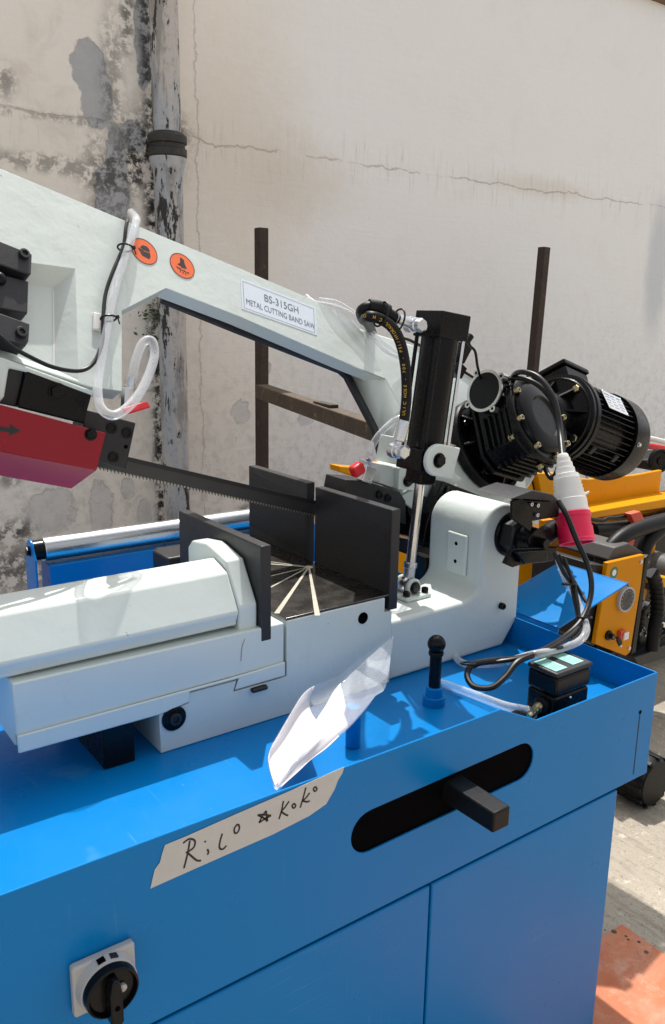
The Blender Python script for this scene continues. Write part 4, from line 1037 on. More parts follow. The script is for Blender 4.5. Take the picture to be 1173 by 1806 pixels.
MB().lathe(MC(cw0), BU, [(0.117, 0), (0.1245, 0), (0.1245, .064), (0.120, .078), (0.105, .087), (0.02, .090), (0.0, .090)], 64, caps=False).done('fan_cowl', 'black', mot)
for k in range(4):
    a = 2*pi*k/4+0.62; d = BV*cos(a)+BN*sin(a)
    hexbolt('cowl_screw', MC(cw0+.016)+d*0.1243, d, 0.0055, 0.007, 'zinc', mot)
# terminal box on top
tbx = MB().box(MC(.275)+BV*.128, (.115, .110, .040), Matrix((BU, BN.cross(BU)*-1 if False else BN, BV)).transposed()).done('terminal_box', 'black', mot, bevel=0.006)
MB().box(MC(.275)+BV*.156, (.125, .120, .015), Matrix((BU, BN, BV)).transposed()).done('box_lid', 'black', tbx, bevel=0.004)
# nameplate riveted over the fins
a = radians(80); d = (BV*cos(a)+BN*sin(a)).normalized(); t_ = BU.cross(d)
if t_.z < 0: t_ = -t_
npc = MC(.318)+d*.1215
npl = MB().box(npc, (.100, .062, .0012), Matrix((BU, d.cross(BU), d)).transposed()).done('nameplate', 'nameplate', mot, bevel=0.0004)
for k in range(5):
    yy = .020-k*.010
    for j in range(3):
        mb = MB(); p_ = npc+d*.0009+t_*yy+BU*(-.044+j*.031)
        ribbon(mb, [p_, p_+BU*random.uniform(.014, .026)], .0022 if k else .004, d); mb.done('print_line', 'greyink', npl)
for sx in (-1, 1):
    for sy in (-1, 1): MB().sphere(npc+BU*.046*sx+t_*.027*sy+d*.0007, .0022, 10, 6).done('rivet', 'zinc', npl)

# cables looping over the gearbox
def cpath(l): return [CAM+ray(x, y)*D for x, y, D in l]
Dg = (gp(0, 0, .2)-CAM).dot(fw)
MB().tube(cpath([(885, 672, Dg+.06), (895, 668, Dg), (925, 668, Dg-.06), (955, 684, Dg-.09), (978, 715, Dg-.10), (990, 760, Dg-.10), (990, 800, Dg-.1), (982, 832, Dg-.08), (972, 843, Dg-.07), (962, 828, Dg-.04)]), .0062, 12, 8).done('motor_cable', 'cable', saw)
lead = thing('plug_lead', 'red and white power plug hanging on a black lead before the motor', 'plug', cpath([(1005, 900, 1.84)])[0])
MB().tube(cpath([(908, 682, Dg+.05), (905, 664, Dg-.02), (920, 656, Dg-.08), (948, 664, Dg-.12), (970, 690, Dg-.15), (982, 720, Dg-.17), (988, 765, Dg-.2), (992, 805, 1.84)]), .0066, 12, 8).done('lead', 'cable', lead)
pt, pb_ = cpath([(992, 800, 1.84), (1018, 958, 1.80)])
pa_ = (pb_-pt).normalized(); PL = (pb_-pt).length
prof = [(.006, 0), (.010, .001)]
wp = [(.012, .004), (.0125, .010), (.0145, .0105), (.015, .020), (.0175, .021), (.0180, .032), (.0205, .033), (.0210, .045), (.0265, .047), (.0275, .056), (.029, .0565), (.0275, .063), (.030, .0635), (.0282, .071), (.031, .0715), (.0292, .080), (.032, .0805), (.0305, .089), (.0335, .0895), (.0335, .100), (.0350, .101), (.0350, .128)]
k_ = PL/.193
MB().lathe(pt, pa_, [(r, d_*k_) for r, d_ in prof+wp], 40).done('white_body', 'whiteplastic', lead)
MB().lathe(pt, pa_, [(r, d_*k_) for r, d_ in [(.0355, .1285), (.0385, .130), (.0385, .139), (.0365, .140), (.0355, .160), (.0375, .1605), (.0375, .185), (.0385, .186), (.0385, .193), (.034, .193), (.033, .165), (.0, .165)]], 40, caps=False).done('red_collar', 'pinkred', lead)
for k in range(4):
    a = 2*pi*k/4; x_ = pa_.orthogonal().normalized(); y_ = pa_.cross(x_)
    MB().cyl(pt+pa_*.1655*k_+(x_*cos(a)+y_*sin(a))*.02, pt+pa_*.187*k_+(x_*cos(a)+y_*sin(a))*.02, .004, seg=10).done('pin', 'brass', lead)
rq = rt*1.0
MB().loft([pt+pa_*.088*k_+rq*.030+pa_.cross(rq).normalized()*s_ for s_ in (-.006, .006)]+[pt+pa_*.094*k_+rq*.030+pa_.cross(rq).normalized()*s_ for s_ in (.006, -.006)],
          [pt+pa_*.082*k_+rq*.043+pa_.cross(rq).normalized()*s_ for s_ in (-.006, .006)]+[pt+pa_*.086*k_+rq*.043+pa_.cross(rq).normalized()*s_ for s_ in (.006, -.006)]).done('latch_tab', 'whiteplastic', lead, bevel=.001)

# limit switch on the bow's back edge by the cylinder
ls = pY(811, 622, 1.50)
lso = MB().box(ls, (.036, .03, .045), rot_to((.55, 0, .8), (0, 1, 0))).done('limit_switch', 'black', saw, bevel=.003)
MB().box(ls-Vector((.015, 0, .04)), (.045, .032, .03), rot_to((.55, 0, .8), (0, 1, 0))).done('switch_base', 'black', lso, bevel=.002)
MB().cyl(ls+Vector((.012, 0, .018)), ls+Vector((.034, 0, .04)), .009, seg=12).done('cable_gland', 'rubber', lso)
MB().tube([ls+Vector((.030, 0, .038)), pY(828, 608, 1.50), pY(838, 620, 1.50), pY(842, 645, 1.5), pY(847, 668, 1.52), pY(850, 700, 1.56)], .0034, 8, 8).done('switch_cable', 'cable', lso)
# dark strip along the upper edge of the wheel housing
mb = MB(); mb.tube([pB(708, 594, HO-.02), pB(735, 606, HO+.001), pB(800, 644, HO+.002), pB(838, 668, HO+.003)], .004, 8, 3); mb.done('edge_trim', 'cable', saw)

# ---- hinge nut, washer and angle sensor on the pillar front
nc = Vector((pcx+.020, LY, pcz-.006))
wsh = MB().lathe(nc+Vector((0, -.0003, 0)), (0, -1, 0), [(.0485, 0), (.0485, .006), (.046, .008)], 48).done('hinge_washer', 'black', saw)
hn = MB().lathe(nc+Vector((0, -.0085, 0)), (0, -1, 0), [(.043, 0), (.043, .026), (.037, .030)], 6, a0=(1, 0, .3)).done('hinge_nut', 'blackox', saw)
MB().cyl(nc+Vector((0, -.0388, 0)), nc+Vector((0, -.078, 0)), .028, seg=36).done('shaft_end', 'black', hn, bevel=.002)
MB().cyl(nc+Vector((.004, -.0782, 0)), nc+Vector((.004, -.098, 0)), .010, seg=24).done('encoder_shaft', 'black', hn)
hexbolt('clamp_screw', nc+Vector((-.012, -.040, -.036)), (0, -1, 0), .006, .010, 'zinc', hn)
sb = MB().prism([pY(x, y, 1.115) for x, y in ((903, 884), (922, 878), (937, 893), (940, 925), (936, 938), (903, 915))], (0, .006, 0)).done('sensor_bracket', 'black', saw, bevel=.0015)
MB().prism([pY(x, y, 1.12) for x, y in ((922, 880), (988, 884), (986, 912), (936, 920), (934, 893))], (0, .045, 0)).done('sensor_housing', 'black', sb, bevel=.003)
MB().prism([pY(x, y, 1.10) for x, y in ((900, 880), (940, 865), (975, 872), (988, 885), (925, 880))], (0, .10, 0)).done('sensor_cover', 'blackox', sb, bevel=.002)
for px, py in ((936, 889), (947, 891), (946, 908)): 
    q = pY(px, py, 1.118); hexbolt('sensor_screw', (q.x, 1.1185, q.z), (0, -1, 0), .0045, .005, 'zinc', sb, socket=True)
lbk = MB().prism([pY(x, y, 1.10) for x, y in ((892, 995), (905, 968), (985, 965), (975, 990), (918, 997), (905, 1001))], (0, .012, 0)).done('lower_bracket', 'black', saw, bevel=.002)
MB().prism([pY(x, y, 1.085) for x, y in ((912, 975), (968, 970), (966, 992), (925, 996))], (0, .014, 0)).done('lower_switch', 'black', lbk, bevel=.003)
MB().tube([pY(935, 958, 1.14), pY(950, 952, 1.14), pY(968, 940, 1.15), pY(985, 930, 1.17), pY(1010, 925, 1.25)], .021, 18, 6).done('rubber_elbow', 'rubber', saw)

# ---- cable bundle drooping from the sensor to the pump
def bund(pts, r, mat='cable', name='control_cable'): return MB().tube(cpath(pts), r, 10, 8).done(name, mat, saw)
bund([(985, 884, 1.72), (1000, 910, 1.70), (1016, 950, 1.69), (1034, 990, 1.68), (1043, 1025, 1.66), (1040, 1060, 1.64), (1025, 1095, 1.61), (1000, 1120, 1.58), (965, 1143, 1.53), (920, 1160, 1.50), (870, 1165, 1.49), (835, 1172, 1.49), (824, 1190, 1.48), (835, 1210, 1.46), (865, 1213, 1.45), (890, 1195, 1.46), (912, 1168, 1.48), (940, 1155, 1.50)], .0055)
bund([(978, 975, 1.69), (992, 1005, 1.68), (1006, 1030, 1.67), (1014, 1060, 1.65), (1019, 1085, 1.63), (1020, 1105, 1.6), (1000, 1125, 1.57), (960, 1148, 1.52), (905, 1163, 1.49), (850, 1170, 1.49), (835, 1176, 1.49)], .0042)
bund([(985, 978, 1.69), (1005, 1012, 1.685), (1022, 1042, 1.67), (1034, 1062, 1.65)], .0038)
bund([(995, 985, 1.69), (1012, 1030, 1.66), (1018, 1060, 1.64), (1022, 1090, 1.62), (1025, 1110, 1.60), (1000, 1138, 1.56), (960, 1150, 1.52)], .0038)
MB().tube(cpath([(985, 985, 1.70), (998, 1022, 1.68), (1014, 1050, 1.66), (1026, 1082, 1.63), (1034, 1110, 1.60), (1022, 1130, 1.58), (985, 1145, 1.55), (930, 1157, 1.515)])+[pZ(885, 1169, .750), pZ(850, 1172, .745), pZ(825, 1172, .742), pZ(808, 1164, .742), pZ(800, 1150, .742)], .0075, 12, 8).done('return_hose', 'hoseclear', saw)
for x, y, D in ((1004, 1030, 1.665), (1030, 1088, 1.62), (827, 1170, 1.495)):
    c = cpath([(x, y, D)])[0]; mb = MB(); mb.tube([c+rt*.014*cos(2*pi*k/14)+fw*.014*sin(2*pi*k/14) for k in range(15)], .002, 6, 2); mb.done('cable_tie', 'cable', saw)

# ---- blue chip cover at the right end
cc = [Vector((1.415, 1.60, .83)), Vector((1.72, 1.60, .955))]
qB = pY(1107, 1029, 1.12); qC = pY(985, 1107, 1.12)
sd = qB-qC
qA = pX(985, 994, qB.x); ln = max(.2, qA.y-qB.y); print('cover', qB, qC, qA); qA = qB+Vector((0, ln, 0)); qD = qC+Vector((0, ln, 0)); 
qE = qC-sd*0.12
cov = MB().prism([qC, qB, qA, qD], (0, 0, -.004)).done('chip_cover', 'blue', saw, bevel=.001)
MB().prism([qC+Vector((0, .0, -.0042)), qC+Vector((0, ln, -.0042)), qC+Vector((-.035, ln, -.09)), qC+Vector((-.035, 0, -.09))], (.004, 0, 0)).done('cover_skirt', 'blue', cov, bevel=.001)
MB().prism([qB+Vector((.0, 0, -.0)), qA+Vector((0, 0, 0)), qA+Vector((.006, 0, -.010)), qB+Vector((.006, 0, -.010))], (.003, 0, 0.001)).done('cover_lip', 'blue', cov, bevel=.001)

# ---- roller table behind the saw
RY = 1.95
r0 = pY(75, 969, RY); r0.x += .0; rz = r0.z; Rr = .0285
rs_ = MB().box2((r0.x+.004, RY-.035, .45), (1.35, RY+.035, rz-Rr-.004)).done('roller_stand', 'blue', saw, bevel=.003)
xp0 = pY(52, 970, RY).x
prof = [(RY-.038, .45), (RY+.038, .45), (RY+.038, rz+.01)]+[(RY+.026*cos(pi*k/10), rz+.004+.026*sin(pi*k/10)) for k in range(11)]+[(RY-.038, rz-.02)]
MB().prism([Vector((xp0, y, z)) for y, z in [(RY-.038, .45), (RY+.038, .45), (RY+.038, rz-.015)]+[(RY+.024*cos(pi*k/10), rz+.004+.024*sin(pi*k/10)) for k in range(11)]+[(RY-.038, rz-.015)]], (.005, 0, 0)).done('end_bracket', 'blue', rs_, bevel=.0012)
MB().cyl((r0.x, RY, rz), (1.35, RY, rz), Rr, seg=48).done('roller', 'rollersteel', rs_, bevel=.002)
MB().cyl((xp0+.0052, RY, rz), (r0.x-.0005, RY, rz), .024, seg=32).done('bearing_end', 'black', rs_)
hexbolt('axle_bolt', (xp0-.0005, RY, rz), (-1, 0, 0), .010, .008, 'black', rs_)
q = pY(305, 985, 1.62); MB().box2((q.x-.03, 1.58, .80), (q.x+.2, 1.66, q.z+.015)).done('rail_bracket', 'blackox', rs_, bevel=.004)

# ---- clamp lever with ball
lv = pZ(765, 1241, ZF)
lo_ = MB().lathe(lv, (0, 0, 1), [(.021, .0005), (.021, .016), (.0195, .018), (.0165, .018), (.0165, .034), (.015, .036), (.012, .036)], 36).done('clamp_lever', 'blue', saw)
zb = pY(767, 1140, lv.y).z
MB().lathe(lv, (0, 0, 1), [(.0115, .0365), (.0115, zb-ZF-.018)], 28).done('grip', 'black', lo_)
MB().lathe(lv+Vector((0, 0, zb-ZF-.018)), (0, 0, 1), [(.0135, 0), (.0145, .004), (.0135, .008)], 28).done('collar', 'rubber', lo_)
MB().sphere(lv+Vector((0, 0, zb-ZF+.004)), .0172).done('ball_knob', 'black', lo_)

# ================================================================== COOLANT PUMP
pz = .843
pump = thing('coolant_pump', 'small black coolant pump with pale green stickers standing in the blue tray', 'pump', (1.165, .90, ZF))
pq = pZ(983, 1189, pz); PX0, PY0 = pq.x, max(pq.y, FY+.012); PX1, PY1 = PX0+.097, PY0+.066
MB().box2((PX0+.001, PY0+.001, ZF+.0005), (PX1-.001, PY1-.001, pz-.0465)).done('pump_base', 'black', pump, bevel=.006, seg=3)
MB().box2((PX0, PY0, pz-.046), (PX1, PY1, pz-.010)).done('pump_body', 'black', pump, bevel=.006, seg=3)
MB().box2((PX0-.0015, PY0-.0015, pz-.0095), (PX1+.0015, PY1+.0015, pz)).done('pump_lid', 'blackox', pump, bevel=.004, seg=3)
for a, b in (((940, 1165), (968, 1188)), ((985, 1155), (1010, 1170))):
    pass
MB().box2((PX0+.006, PY0+.008, pz+.0002), (PX0+.037, PY1-.008, pz+.0009)).done('pump_sticker', 'cyansticker', pump)
MB().box2((PX0+.055, PY0+.010, pz+.0002), (PX0+.085, PY1-.010, pz+.0009)).done('pump_sticker', 'cyansticker', pump)
for sx_ in (PX0+.006, PX0+.055):
    for k in range(4):
        MB().box2((sx_+.004+k*.006, PY0+.014, pz+.00095), (sx_+.0055+k*.006, PY0+.014+random.uniform(.02, .035), pz+.0011)).done('print_line', 'greyink', pump)
q = pY(1007, 1213, PY0); MB().sphere((q.x, PY0, pz-.055), .003).done('pump_screw', 'zinc', pump)
pf = Vector((PX0, PY0+.026, ZF+.045))
MB().lathe(pf, (-1, 0, -.1), [(.016, 0), (.016, .006), (.013, .008)], 20).done('pump_port', 'rubber', pump)
MB().lathe(pf+Vector((-.008, 0, -.001)), (-1, -.1, -.35), [(.009, 0), (.009, .008), (.0068, .010), (.0075, .016), (.006, .017), (.0075, .024), (.006, .025), (.006, .032)], 20).done('brass_barb', 'brass', pump)
MB().cyl(Vector((PX0-.022, PY0+.055, ZF+.001)), Vector((PX0-.022, PY0+.055, ZF+.02)), .018).done('suction_foot', 'black', pump)
e = pf+Vector((-.030, -.003, -.011))
MB().tube([e, pZ(935, 1254, .755), pZ(895, 1246, .748), pZ(855, 1232, .744), pZ(820, 1219, .742), pZ(795, 1210, .742), pZ(778, 1204, .742), pZ(767, 1200, .742)], .0082, 14, 8).done('pump_hose', 'hoseclear', pump)

# ================================================================== DOCUMENT SLEEVE
slv = thing('document_sleeve', 'clear plastic sleeve of curled white paper leaning on the front of the saw', 'sleeve', pY(486, 1392, .858))
Lc = [(485, 1392, .862), (472, 1332, .93), (490, 1295, .99), (520, 1245, 1.06), (545, 1215, 1.10), (572, 1202, 1.125), (600, 1190, 1.14), (640, 1160, 1.155), (694, 1121, 1.178)]
Mc = [(486, 1391, .860), (508, 1352, .875), (530, 1315, .90), (552, 1280, .935), (575, 1245, .975), (596, 1212, 1.01), (622, 1184, 1.05), (655, 1155, 1.10), (694, 1122, 1.165)]
Rc_ = [(487, 1393, .857), (522, 1362, .868), (552, 1337, .88), (580, 1313, .89), (612, 1284, .915), (640, 1257, .945), (662, 1228, .985), (681, 1208, 1.02), (694, 1123, 1.16)]
def C3(l): return spline([pY(*p) for p in l], 4)
Lp, Mp, Rp = C3(Lc), C3(Mc), C3(Rc_)
rnd = random.Random(3)
def curve_at(P, t):
    x = max(0, min(.9999, t))*(len(P)-1); i = int(x); return P[i].lerp(P[i+1], x-i)
def wob(s, t, q): return sin(9*t+5*s+q)*sin(14*s-6*t+q*2)*.0022 + sin(31*t+19*s+q)*.0007
def back_pt(t, s):
    b = sin(pi*min(1, t)); p = curve_at(Lp, t).lerp(curve_at(Rp, t), s)
    return p + Vector((0, .030, -.036))*(sin(pi*s**.65)*b) + Vector((0, wob(s, t, .4), 0))
def front_pt(t, s):
    b = sin(pi*min(1, t)); p = curve_at(Mp, t).lerp(curve_at(Rp, t), s)
    return p + Vector((-.005, -.006, .010))*(sin(pi*s)*b) + Vector((0, wob(s, t, 1.7), 0))
def sheet(fn, t0, t1, nt_, ns, off):
    rows = []
    for i in range(nt_+1):
        rows.append([fn(t0+(t1(k/ns)-t0)*i/nt_, k/ns)+off for k in range(ns+1)])
    return rows
MB().grid(sheet(back_pt, .02, lambda s: .54-.10*s, 24, 12, Vector((0, -.003, .001)))).done('back_sheet', 'paper', slv, solid=.0006, ang=80)
MB().grid(sheet(front_pt, .02, lambda s: .66-.15*s, 28, 12, Vector((0, .003, -.001)))).done('front_sheet', 'paper', slv, solid=.0006, ang=80)
bf = MB().grid(sheet(back_pt, 0, lambda s: 1, 44, 14, Vector())).done('back_film', 'film', slv, ang=80)
ff = MB().grid(sheet(front_pt, 0, lambda s: 1, 44, 14, Vector())).done('front_film', 'film', slv, ang=80)
for k in range(5):                                                  # sharp creases where the film is pinched at its upper corner
    s0_ = .15+.16*k; mb = MB()
    ribbon(mb, [front_pt(.97-.02*k, .9)+Vector((0, -.0012, 0)), front_pt(.86, .55+.05*k)+Vector((0, -.0014, 0)), front_pt(.76-.02*k, s0_)+Vector((0, -.0012, 0))], .0016, (0, -1, .3)); mb.done('film_crease', 'film', slv)

# ================================================================== MASKING TAPE WITH HANDWRITING
tp = thing('masking_tape', 'torn strip of pale masking tape with black handwriting on the cabinet front', 'tape', pY(435, 1460, FY))
tpx = [(291, 1490), (330, 1474), (420, 1434), (520, 1391), (607, 1352), (604, 1363), (596, 1376), (590, 1392), (575, 1418), (545, 1439), (480, 1472), (400, 1507), (330, 1538), (265, 1567), (270, 1545), (273, 1533), (282, 1521), (286, 1505)]
MB().prism([pY(x, y, FY-.0006) for x, y in tpx], (0, -.0004, 0)).done('tape_strip', 'tape', tp)
Z = lambda l: [pY(x/1.892, 1300+y/1.892, FY-.0012) for x, y in l]
strokes = [[(634, 345), (626, 390), (614, 438)], [(611, 354), (632, 340), (650, 346), (648, 366), (632, 380), (620, 386)], [(626, 386), (640, 398), (656, 411), (671, 413)],
           [(686, 346), (684, 352)], [(692, 374), (696, 384), (692, 393)], [(742, 322), (734, 350), (733, 370), (744, 374), (756, 362)],
           [(790, 293), (782, 306), (784, 320), (793, 318), (799, 304), (796, 293), (788, 293)],
           [(888, 246), (874, 266), (865, 286)], [(865, 286), (885, 272), (905, 262)], [(905, 262), (880, 259), (860, 260)], [(860, 260), (880, 270), (893, 281)], [(893, 281), (890, 262), (888, 246)],
           [(946, 213), (940, 245), (931, 274)], [(965, 214), (950, 236), (940, 248), (952, 258), (962, 262)], [(981, 221), (975, 229), (980, 237), (987, 230), (981, 221)],
           [(1021, 168), (1012, 202), (1002, 236)], [(1034, 186), (1020, 204), (1011, 212), (1024, 216), (1034, 213)], [(1052, 165), (1046, 173), (1051, 181), (1058, 174), (1052, 165)]]
for s_ in strokes:
    mb = MB(); ribbon(mb, Z(s_), .0027, (0, -1, 0)); mb.done('pen_stroke', 'ink', tp)
# ================================================================== YELLOW LOADER BEHIND THE SAW
LO = thing('mini_loader', 'yellow compact loader with black rubber hoses standing behind the saw motor', 'loader', (2.3, 1.9, GZ))
def lpr(name, pts, Y0, dep, mat, parent=None, bevel=.004):
    return MB().prism([pY(x, y, Y0) for x, y in pts], (0, dep, 0)).done(name, mat, parent or LO, bevel=bevel)
hood = lpr('hood', [(930, 842), (1040, 845), (1120, 838), (1168, 829), (1162, 880), (1010, 908), (950, 912), (938, 890)], 2.12, .02, 'yellow')
lpr('hood_ledge', [(1000, 910), (1240, 868), (1240, 885), (1000, 922)], 2.02, .12, 'yellow', hood)
lpr('side_panel', [(985, 925), (1240, 888), (1240, 905), (985, 945)], 2.06, .1, 'yellow', hood)
lpr('lower_body', [(640, 935), (900, 935), (1060, 950), (1056, 1060), (640, 1030)], 2.25, .3, 'yellow')
lpr('lift_arm', [(598, 822), (640, 826), (690, 814), (730, 820), (730, 862), (680, 856), (640, 846), (600, 832)], 2.3, .06, 'yellow')
MB().prism([pY(x, y, 2.1) for x, y in ((922, 822), (932, 822), (948, 895), (938, 895))], (0, .05, 0)).done('arm_post', 'yellow', LO, bevel=.002)
MB().prism([pY(x, y, 2.11) for x, y in ((934, 822), (946, 822), (962, 895), (950, 895))], (0, .05, 0)).done('arm_cylinder', 'black', LO, bevel=.002)
MB().prism([pY(x, y, 2.08) for x, y in ((948, 835), (985, 835), (1000, 905), (962, 905))], (0, .05, 0)).done('arm_plate', 'yellow', LO, bevel=.002)
for (x0, y0), (x1, y1) in (((1035, 890), (1055, 887)),):
    lpr('hood_slot', [(x0, y0), (x1, y1), (x1, y1+4), (x0, y0+4)], 2.117, .005, 'dark', hood, bevel=0)
# control panel with gauge, key and switch
pn = lpr('control_panel', [(1072, 993), (1137, 978), (1131, 1030), (1112, 1150), (1104, 1157), (1050, 1136), (1060, 1075)], 1.60, .018, 'yellow_shaded', bevel=.003)
lpr('panel_side', [(1138, 985), (1146, 978), (1122, 1150), (1113, 1155)], 1.605, .25, 'black', pn)
lpr('panel_box', [(1045, 995), (1072, 998), (1058, 1080), (1049, 1140), (1034, 1130)], 1.625, .25, 'blackox', pn)
q = pY(1101, 1056, 1.60)
ga_ = MB().lathe((q.x, 1.5995, q.z), (0, -1, 0), [(.044, 0), (.044, .012), (.040, .014), (.037, .010), (0, .010)], 40, caps=False).done('gauge', 'greyplastic', pn)
MB().lathe((q.x, 1.5890, q.z), (0, -1, 0), [(.0365, 0), (.0365, .0006)], 36).done('dial_face', 'greyseat', ga_)
for k in range(11):
    a = radians(-40+k*26); c = Vector((q.x+cos(a)*.030, 1.588, q.z+sin(a)*.030)); MB().box(c, (.006, .0006, .0015), Matrix.Rotation(-a, 3, 'Y')).done('dial_mark', 'greyplastic', ga_)
MB().box((q.x+.006, 1.588, q.z+.005), (.026, .0006, .0018), Matrix.Rotation(-.7, 3, 'Y')).done('needle', 'ink', ga_)
q = pY(1083, 1010, 1.60)
gs = MB().lathe((q.x, 1.5997, q.z), (0, -1, 0), [(.021, 0), (.021, .0005)], 32).done('round_sticker', 'greensticker', pn)
MB().lathe((q.x, 1.5991, q.z), (0, -1, 0), [(.011, 0), (.011, .0004)], 24).done('sticker_centre', 'whiteplastic', gs)
for k in range(10):
    a = 2*pi*k/10; MB().lathe((q.x+.016*cos(a), 1.5991, q.z+.016*sin(a)), (0, -1, 0), [(.0022, 0), (.0022, .0004)], 8).done('sticker_mark', 'greyink', gs)
q = pY(1072, 1120, 1.60)
ks = MB().lathe((q.x, 1.5995, q.z), (0, -1, 0), [(.017, 0), (.017, .006), (.010, .009), (.010, .022)], 28).done('key_switch', 'black', pn)
MB().lathe((q.x, 1.577, q.z), (0, -1, 0), [(.006, 0), (.006, .004)], 16).done('lock_face', 'zinc', ks)
MB().prism([Vector((q.x+x, 1.572, q.z+z)) for x, z in ((.004, .004), (.020, .000), (.034, -.018), (.034, -.032), (.022, -.034), (.006, -.012))], (0, -.008, 0)).done('key', 'black', ks, bevel=.002)
MB().sphere((q.x+.028, 1.566, q.z-.034), .005).done('key_ring', 'zinc', ks)
q = pY(1094, 1118, 1.60)
rs2 = MB().box((q.x-.004, 1.592, q.z+.002), (.030, .016, .030)).done('rocker_switch', 'orangered', pn, bevel=.002)
MB().box((q.x+.004, 1.580, q.z-.002), (.026, .008, .026)).done('rocker_face', 'whiteplastic', rs2, bevel=.003)
for x, y in ((1133, 990), (1112, 1142)): 
    q = pY(x, y, 1.60); hexbolt('panel_screw', (q.x-.008, 1.5995, q.z), (0, -1, 0), .006, .004, 'zinc', pn)
lpr('seat_pad', [(1074, 988), (1085, 966), (1110, 958), (1136, 975), (1076, 991)], 1.63, .22, 'greyseat')
# grab bar with red tag, curved rubber hoses
MB().tube([pY(x, y, 1.85) for x, y in ((1020, 935), (1050, 933), (1100, 928), (1125, 922), (1180, 908), (1260, 890))], .013, 16, 6).done('grab_bar', 'rubber', LO)
MB().tube([pY(x, y, 1.84) for x, y in ((1044, 937), (1075, 935), (1112, 930))], .031, 20, 4).done('bar_sleeve', 'rubber', LO)
MB().tube([pY(x, y, 1.83) for x, y in ((1040, 915), (1062, 918), (1072, 914), (1090, 913), (1105, 910))], .007, 8, 6).done('bar_cable', 'cable', LO)
MB().prism([pY(x, y, 1.80) for x, y in ((1112, 907), (1130, 902), (1140, 922), (1122, 927))], (0, .03, 0)).done('red_tag', 'orangered', LO, bevel=.003)
for pts, r in (([(1048, 1040), (1056, 1005), (1070, 975), (1096, 948), (1130, 932), (1190, 915)], .027), ([(1132, 985), (1140, 960), (1155, 942), (1180, 925), (1230, 905)], .026)):
    MB().tube([pY(x, y, 1.68) for x, y in pts], r, 20, 8).done('rubber_hose', 'rubber', LO)
MB().prism([pY(x, y, 1.95) for x, y in ((1090, 960), (1122, 943), (1118, 962), (1104, 966))], (0, .06, 0)).done('red_bracket', 'redplastic', LO, bevel=.003)
lpr('rear_post', [(1146, 968), (1158, 955), (1152, 1000), (1134, 1075), (1126, 1090)], 1.82, .05, 'yellow_shaded')
lpr('dark_backdrop', [(1042, 938), (1240, 890), (1240, 1165), (1052, 1150)], 2.0, .05, 'black')  # black plate added as a dark backdrop behind the panel
# boom parts at the right edge
lpr('valve_block', [(1128, 1085), (1150, 1062), (1158, 1120), (1150, 1160), (1112, 1160), (1116, 1110)], 1.7, .2, 'black')
MB().tube([pY(x, y, 1.66) for x, y in ((1150, 1010), (1158, 1035), (1160, 1075), (1154, 1110), (1150, 1145))], .024, 16, 6).done('spiral_hose', 'rubber', LO)
for k in range(12):
    y = 1022+k*9; q = pY(1155+4*sin(k/11*pi), y, 1.66); MB().lathe(q, (0.05, 0, 1), [(.0255, 0), (.0265, .004), (.0255, .008)], 18).done('hose_coil', 'rubber', LO)
for x, y in ((1134, 1110), (1139, 1118), (1130, 1118), (1145, 1085)):
    q = pY(x, y, 1.7); hexbolt('valve_bolt', (q.x, 1.6985, q.z), (0, -1, 0), .007, .005, 'zinc', LO)
MB().lathe(pY(1182, 1015, 1.75), (0, 1, 0), [(.07, -.02), (.08, 0), (.08, .12), (.07, .14)], 32).done('work_lamp', 'greyseat', LO)
lpr('bucket_arm', [(1166, 1018), (1240, 1022), (1240, 1040), (1166, 1036)], 1.7, .08, 'yellow')
lpr('chrome_rod', [(1166, 1096), (1240, 1120), (1240, 1132), (1166, 1106)], 1.7, .03, 'chrome')
lpr('lower_arm', [(1118, 1160), (1172, 1140), (1250, 1140), (1250, 1165), (1175, 1160), (1126, 1176)], 1.66, .08, 'blackox')
bq = pY(1060, 1160, 1.95)
MB().box2((bq.x, 1.95, GZ+.12), (bq.x+1.6, 2.6, bq.z)).done('base_frame', 'black', LO, bevel=.01)
lpr('top_cap', [(1158, 938), (1190, 930), (1230, 935), (1230, 960), (1160, 958)], 2.2, .3, 'greyseat')
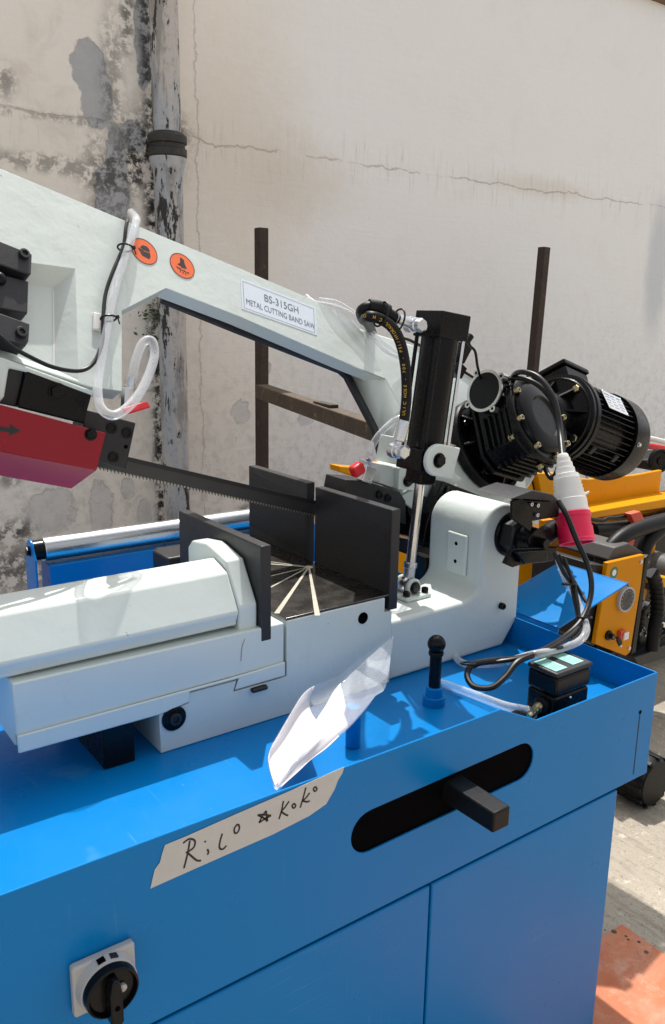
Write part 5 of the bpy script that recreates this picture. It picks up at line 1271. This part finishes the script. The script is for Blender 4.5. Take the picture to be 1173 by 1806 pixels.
# small black fan by the motor and hydraulic pipes above the hood
MB().lathe(pY(1160, 812, 2.2), (-.3, -1, 0), [(.055, 0), (.055, .02), (.046, .024), (.040, .016), (.018, .016), (.016, .022), (0, .022)], 32, caps=False).done('engine_cap', 'black', LO)
MB().tube([pY(x, y, 2.25) for x, y in ((1140, 772), (1160, 776), (1200, 786))], .012, 10, 4).done('white_pipe', 'whiteplastic', LO)
MB().tube([pY(x, y, 2.27) for x, y in ((1140, 786), (1160, 789), (1200, 796))], .014, 10, 4).done('red_pipe', 'redplastic', LO)
lpr('engine_cover', [(1138, 812), (1240, 800), (1240, 832), (1150, 830)], 2.28, .2, 'blackox')
# wheels
def wheel(px, py, Y, r, w):
    c = pZ(px, py, GZ); c = Vector((c.x, Y, GZ+r))
    t = MB().lathe(c, (0, 1, 0), [(r*.55, -w/2), (r*.86, -w/2), (r*.97, -w*.36), (r, -w*.2), (r, w*.2), (r*.97, w*.36), (r*.86, w/2), (r*.55, w/2)], 40).done('wheel', 'rubber', LO)
    for k in range(22):
        a = 2*pi*k/22; d = Vector((cos(a), 0, sin(a)))
        MB().box(c+d*r*.985+Vector((0, w*.22*(-1)**k, 0)), (.016, w*.5, .008), rot_to(d, Vector((-d.z, 0, d.x)))).done('tread_lug', 'rubber', t, bevel=.002)
    MB().lathe(c, (0, 1, 0), [(r*.2, -w*.42), (r*.54, -w*.45), (r*.54, w*.45), (r*.2, w*.42)], 28).done('rim', 'yellow', t)
    return t
wq = pZ(1105, 1398, GZ)
wheel(1105, 1398, wq.y-.04, .082, .12)
wheel(1105, 1398, wq.y+.85, .10, .12)
wl = [c for c in LO.children if c.name.startswith('wheel')]
for w_ in wl[:2]:
    for src in [w_]:
        c = src.copy(); COL.objects.link(c); c.parent = LO; c.location = Vector(src.location)+Vector((1.0, 0, 0))
        for ch in src.children:
            g_ = ch.copy(); COL.objects.link(g_); g_.parent = c

# ---- a leaf and stones on the board and ground
for px, py in ((1103, 1667), (1106, 1670), (1126, 1675)):
    pass
